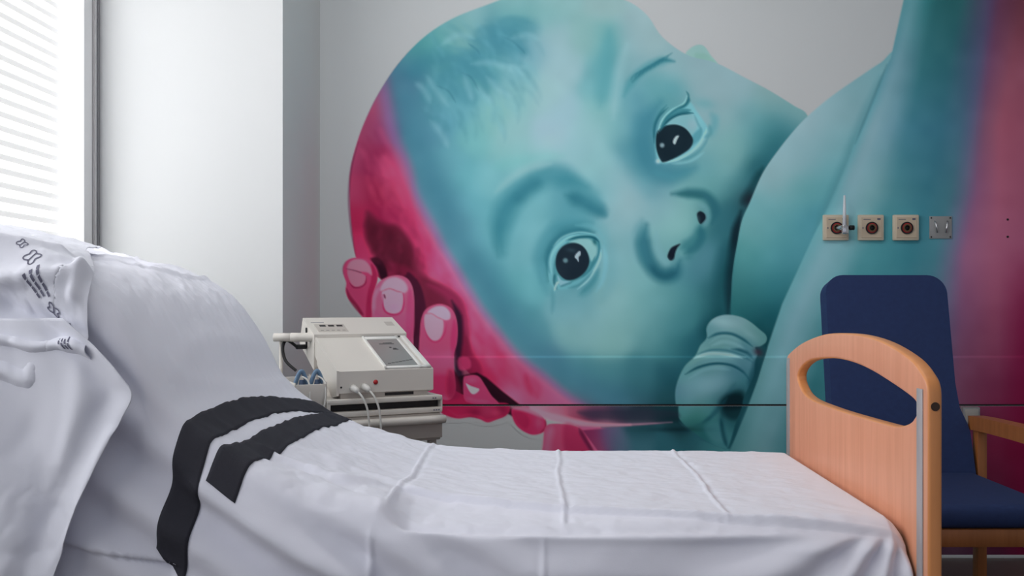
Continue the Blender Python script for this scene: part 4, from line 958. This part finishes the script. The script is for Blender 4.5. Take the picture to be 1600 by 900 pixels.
bm = bmesh.new(); bm_box(bm, .016, .116, .292, .362, .0085, .0112, .0008, 1, MS); sc = link_bm('display_panel', bm, M_beige2, dh); sc['label'] = 'grey-brown display panel'
for k in range(3):
    bm = bmesh.new(); bm_box(bm, .032+k*.028, .052+k*.028, .338, .350, .0112, .0118, 0, 1, MS); link_bm('digit_window', bm, M_dark, sc)
for k in range(5): boxo('key', .026+k*.018, .036+k*.018, .302, .306, .0112, .0116, M_scr, 0, sc, MS)
bm = bmesh.new(); bm_box(bm, .012, .055, .378, .382, .0085, .0095, 0, 1, MS); link_bm('name_strip', bm, M_print, dh)
bm = bmesh.new(); bm_box(bm, .262, .290, .334, .380, .0085, .0098, 0, 1, MS); link_bm('corner_panel', bm, M_beige2, dh)
# paper door: white frame around a grey window
bm = bmesh.new()
for a in ((.150, .158, .004, .262), (.262, .272, .004, .262), (.282, .300, .004, .262), (.150, .30, .004, .018), (.158, .272, .236, .258)): bm_box(bm, a[0], a[1], a[2], a[3], -.001, .0065, .0015, 2, MS)
fr = link_bm('paper_door', bm, mat('white_door_plastic', (.82, .81, .78, 1), .35), mon, autosmooth=True)
bm = bmesh.new(); bm_box(bm, .158, .262, .018, .236, -.001, .0035, 0, 1, MS); pw = link_bm('paper_window', bm, M_scr, fr); pw['label'] = 'grey see-through window with faint traces'
for a in ((.19, .24, .196, .200), (.205, .235, .205, .2075), (.222, .240, .150, .155), (.225, .236, .158, .162), (.215, .222, .165, .172)): boxo('paper_trace', a[0], a[1], a[2], a[3], .0035, .004, M_dark, 0, pw, MS)
for k in range(7): boxo('paper_trace', .17+.013*k, .180+.013*k, .04+.004*k, .043+.004*k, .0035, .004, M_dark, 0, pw, MS)
bm = bmesh.new(); bm_box(bm, .152, .300, .262, .270, -.001, .003, 0, 1, MS); link_bm('door_gap', bm, M_dark, mon)
link_bm('plinth', prism_x([(.008, -.008), (.008, .017), (.38, .05), (.38, -.008)], .012, .288, .002), M_beige2, mon, autosmooth=True)
bm = bmesh.new(); bm_box(bm, .150, .242, .0068, .009, .004, .013); link_bm('card_slot', bm, M_dark, mon)
bm = bmesh.new(); bm_tube(bm, [(.118, -.002, .047), (.118, .002, .047)], .0072, 16); rb = link_bm('marker_button', bm, M_red, mon, True); rb['label'] = 'dark red round button'
bm = bmesh.new(); bm_tube(bm, [(.012, -.0012, .035), (.012, .002, .035)], .003, 10); link_bm('small_hole', bm, M_dark, mon)
for x, z in ((.048, .032), (.083, .034)):
    bm = bmesh.new(); bm_tube(bm, [(x, .0, z), (x, -.012, z-.001), (x+.003, -.026, z-.004), (x+.006, -.036, z-.010)], .01, 12, True, [.0115, .0105, .009, .0055]); pl = link_bm('plug', bm, M_cable, mon, True)
    bm = bmesh.new(); bm_tube(bm, spline([(x+.005, -.034, z-.008), (x+.016, -.050, z-.028), (x+.028, -.056, z-.065), (x+.032, -.060, z-.12), (x+.033, -.062, z-.20)], 6), .0032, 8); link_bm('cable', bm, M_cable, pl, True)
# the dark connector block on the back left and its lead
bm = bmesh.new(); bm_box(bm, -.0075, -.003, .335, .350, .14, .205, .002, 1); bm_box(bm, -.04, -.005, .335, .352, .135, .150, .003, 1); bm_tube(bm, spline([(-.035, .345, .142), (-.07, .34, .165), (-.085, .33, .14), (-.08, .31, .10), (-.055, .28, .07)], 6), .005, 8); link_bm('power_lead', bm, M_black2, mon, autosmooth=True)
bm = bmesh.new(); bm_tube(bm, [(-.0055, .385, .178), (-.003, .385, .178)], .005, 12); link_bm('screw', bm, M_dark, mon)
# probes standing in the tray
def probe(x, y, lab):
    t = thing('transducer', lab, 'ultrasound probe', (OX+x*cr-y*sr, OY+x*sr+y*cr, .7205), ROT, None)
    bm = bmesh.new(); bm_tube(bm, spline([(-.026, 0, .0), (-.022, 0, .05), (-.006, .0, .095), (.006, .0, .095), (.020, 0, .05), (.026, 0, .0)], 5), .0065, 8); link_bm('body', bm, M_blue, t, True)
    bm = bmesh.new(); bm_tube(bm, [(0, -.004, .02), (0, -.004, .075)], .013, 12, True, [.016, .007]); link_bm('core', bm, mat('deep_blue_plastic', lin(60, 80, 110), .5), t, True)
    bm = bmesh.new(); bm_tube(bm, spline([(0, -.012, .085), (.014, -.03, .07), (.012, -.05, .02), (-.004, -.055, -.05), (-.010, -.055, -.12)], 6), .0028, 8); link_bm('cable', bm, M_cable, t, True)
probe(-.095, .045, 'blue-grey ultrasound probe in the tray, the one further from the monitor')
probe(-.050, .040, 'blue-grey ultrasound probe in the tray, the one right beside the monitor')

# ------------------------------------------------------------------ gas outlets on the wall
def outlet(u, label):
    t = thing('gas_outlet', label, 'wall outlet', (wx(u), WY-.0015, wz(356)), 0, 'medical gas outlets on the mural')
    h = 20*KW
    boxo('cover_plate', -h, h, -.016, 0, -h, h, M_cream, .004, t)
    bm = bmesh.new(); bm_box(bm, -h*.78, h*.82, -.0185, -.015, -h*.80, h*.80, .0012, 1); link_bm('face_plate', bm, mat('cream_face', lin(214, 196, 172), .5), t, autosmooth=True)
    def ring(name, r0, r1, y0, y1, m, par, zo=-.002):
        b = bmesh.new(); n = 32; vs = []
        for yy, r in ((y0, r1), (y1, r1), (y1, r0), (y0, r0)): vs.append([b.verts.new((r*math.cos(2*math.pi*k/n)+.001, yy, zo+r*math.sin(2*math.pi*k/n))) for k in range(n)])
        for q in range(4):
            A, B = vs[q], vs[(q+1) % 4]
            for k in range(n): b.faces.new([A[k], A[(k+1) % n], B[(k+1) % n], B[k]])
        return link_bm(name, b, m, par, autosmooth=True)
    ring('outer_ring', .0195, .0245, -.0185, -.024, M_dark, t)
    ring('colour_ring', .0155, .0195, -.0185, -.0225, M_red, t)
    ring('collar', .0105, .0155, -.0185, -.027, mat('brown_collar', lin(120, 95, 70), .4, metal=.4), t)
    bm = bmesh.new(); bm_tube(bm, [(.001, -.0185, -.002), (.001, -.0215, -.002)], .0105, 20); link_bm('socket', bm, M_black2, t, True)
    for a in ((.45, .70, .58, .72), (-.62, -.05, .60, .66), (-.7, -.62, -.1, .02)): boxo('printed_mark', h*a[0], h*a[1], -.0192, -.018, h*a[2], h*a[3], M_print, 0, t)
    return t
outlet(1304.5, 'cream square gas outlet furthest left, with the glass flowmeter plugged into it')
outlet(1359, 'cream square gas outlet in the middle of the three, nothing plugged in')
outlet(1413.5, 'cream square gas outlet next to the metal hook plate, nothing plugged in')
fm = thing('flowmeter', 'small clear tube flowmeter with dark knob plugged into the leftmost gas outlet', 'flowmeter', (wx(1314), WY-.045, wz(356)))
bm = bmesh.new(); bm_tube(bm, [(0, 0, .0), (0, 0, .125)], .008, 14, True, [.0085, .0042]); link_bm('tube', bm, M_clear, fm, True)
bm = bmesh.new(); bm_box(bm, -.012, .013, -.014, .012, -.028, .006, .004); bm_tube(bm, [(-.012, .018, 0), (0, 0, -.002)], .009, 12); bm_tube(bm, [(-.020, .027, -.002), (-.009, .012, -.002)], .010, 12); link_bm('valve_body', bm, M_chrome, fm, autosmooth=True)
bm = bmesh.new(); bm_tube(bm, [(.013, 0, -.003), (.020, 0, -.003)], .006, 12); bm_tube(bm, [(.020, 0, -.003), (.038, 0, -.003)], .0095, 14); link_bm('knob', bm, M_black2, fm, True)
hk = thing('hook_plate', 'square grey metal plate with two prongs, furthest right of the fittings in the row', 'wall hook', (wx(1469), WY-.0015, wz(355.5)))
hh = 17.5*KW
boxo('plate', -hh, hh, -.004, 0, -hh, hh, M_greypl, .001, hk)
for s_ in (-1, 1):
    bm = bmesh.new(); bm_tube(bm, [(s_*.026, -.004, .026), (s_*.022, -.014, .010), (s_*.017, -.012, -.022)], .0035, 10); link_bm('prong', bm, M_chrome, hk, True)
    for q in (-1, 1):
        bm = bmesh.new(); bm_tube(bm, [(s_*.038, -.0055, q*.038), (s_*.038, -.003, q*.038)], .003, 10); link_bm('screw', bm, M_dark, hk, True)
for v, lab in ((343, 'upper of two tiny dark wall plugs right of the hook plate'), (370, 'lower of two tiny dark wall plugs right of the hook plate')):
    bm = bmesh.new(); bm_tube(bm, [(wx(1574), WY-.004, wz(v)), (wx(1574), WY+.002, wz(v))], .0042, 12); tag(link_bm('wall_plug', bm, M_dark, None, True), lab, 'wall plug', 'empty wall plugs')
# low socket box behind the chair and its lead
sb = thing('socket_box', 'small pale wall socket box half hidden behind the blue chair', 'socket', (wx(1512), YB1-.002, wz(648)))
boxo('housing', -.034, .034, -.03, 0, -.034, .034, M_greypl, .004, sb); boxo('socket_face', -.026, .026, -.033, -.029, -.026, .026, M_beige2, .001, sb)
bm = bmesh.new(); bm_tube(bm, spline([(wx(1520), YB1-.03, wz(665)), (wx(1530), YB1-.012, wz(735)), (wx(1552), YB1-.01, wz(775)), (wx(1578), YB1-.01, wz(828)), (wx(1602), YB1-.02, wz(858)), (wx(1625), YB1-.05, .006)], 6), .0028, 8)
tag(link_bm('power_cord', bm, M_cable, None, True), 'thin pale cord running down the wall to the floor behind the chair', 'cord')

# ------------------------------------------------------------------ high-backed chair
ch = thing('armchair', 'high-backed navy blue armchair with wooden arms behind the footboard', 'chair', (1.20, 2.98, 0))
def rounded(w0, w1, h, r, n=8):
    """outline of the back: bottom half-width w0, top half-width w1, corner radius r"""
    pts = [(-w0, 0), (w0, 0), (w0-.002, .19), (w0-.010, .225), (w0-.028, .275), (w0-.033, .36)]
    for k in range(n+1): a = math.pi/2*k/n; pts.append((w1-r+r*math.cos(a), h-r+r*math.sin(a)))
    for k in range(n+1): a = math.pi/2+math.pi/2*k/n; pts.append((-w1+r+r*math.cos(a), h-r+r*math.sin(a)))
    return pts
b = bmesh.new(); bm_prism(b, rounded(.236, .213, .74, .065), .065)
bmesh.ops.bevel(b, geom=[e for e in b.edges if e.calc_face_angle(0) > 1.0], offset=.022, segments=4, profile=.5, affect='EDGES')
lean = math.radians(15)
T = Matrix.Translation((1.195, 3.155, .405)) @ Matrix.Rotation(math.radians(2), 4, 'Z') @ Matrix.Rotation(-lean, 4, 'X') @ Matrix(((1, 0, 0, 0), (0, 0, 1, 0), (0, 1, 0, 0), (0, 0, 0, 1)))
b.transform(T); link_bm('backrest', b, M_navy, ch, autosmooth=True)
b = bmesh.new(); bm_box(b, .945, 1.435, 2.66, 3.20, .395, .462, .026, 4)
link_bm('seat', b, M_navy, ch, autosmooth=True)
bm = bmesh.new(); bm_box(bm, .945, 1.435, 2.665, 2.69, .345, .395, .004); bm_box(bm, .945, 1.435, 3.17, 3.195, .345, .395, .004); bm_box(bm, .945, .97, 2.665, 3.19, .345, .395, .004); bm_box(bm, 1.41, 1.435, 2.665, 3.19, .345, .395, .004); link_bm('seat_rail', bm, M_beech_dark, ch, autosmooth=True)
for sx in (-1, 1):
    cx = 1.19+sx*.265
    bm = bmesh.new(); P = spline([(cx, 3.235, .625), (cx, 3.10, .630), (cx, 2.85, .632), (cx, 2.68, .622)], 6)
    for A, B in zip(P[:-1], P[1:]):
        pass
    prof = [(p[1], p[2]+.018) for p in P]+[(p[1], p[2]-.028) for p in P[::-1]]
    bm_prism(bm, prof, .052, M=Matrix.Translation((cx-.026, 0, 0)) @ PZ); bmesh.ops.bevel(bm, geom=[e for e in bm.edges if len(e.link_faces) == 2 and e.calc_face_angle(0) > 1.0], offset=.006, segments=2, profile=.5, affect='EDGES'); link_bm('armrest', bm, M_beech_dark, ch, autosmooth=True)
    bm = bmesh.new(); bm_box(bm, cx-.016, cx+.016, 3.185, 3.225, .0, .60, .004); link_bm('rear_leg', bm, M_beech_dark, ch, autosmooth=True)
    bm = bmesh.new(); bm_box(bm, cx-.016, cx+.016, 2.70, 2.74, .0, .60, .004); link_bm('front_leg', bm, M_beech_dark, ch, autosmooth=True)
settle(ch)
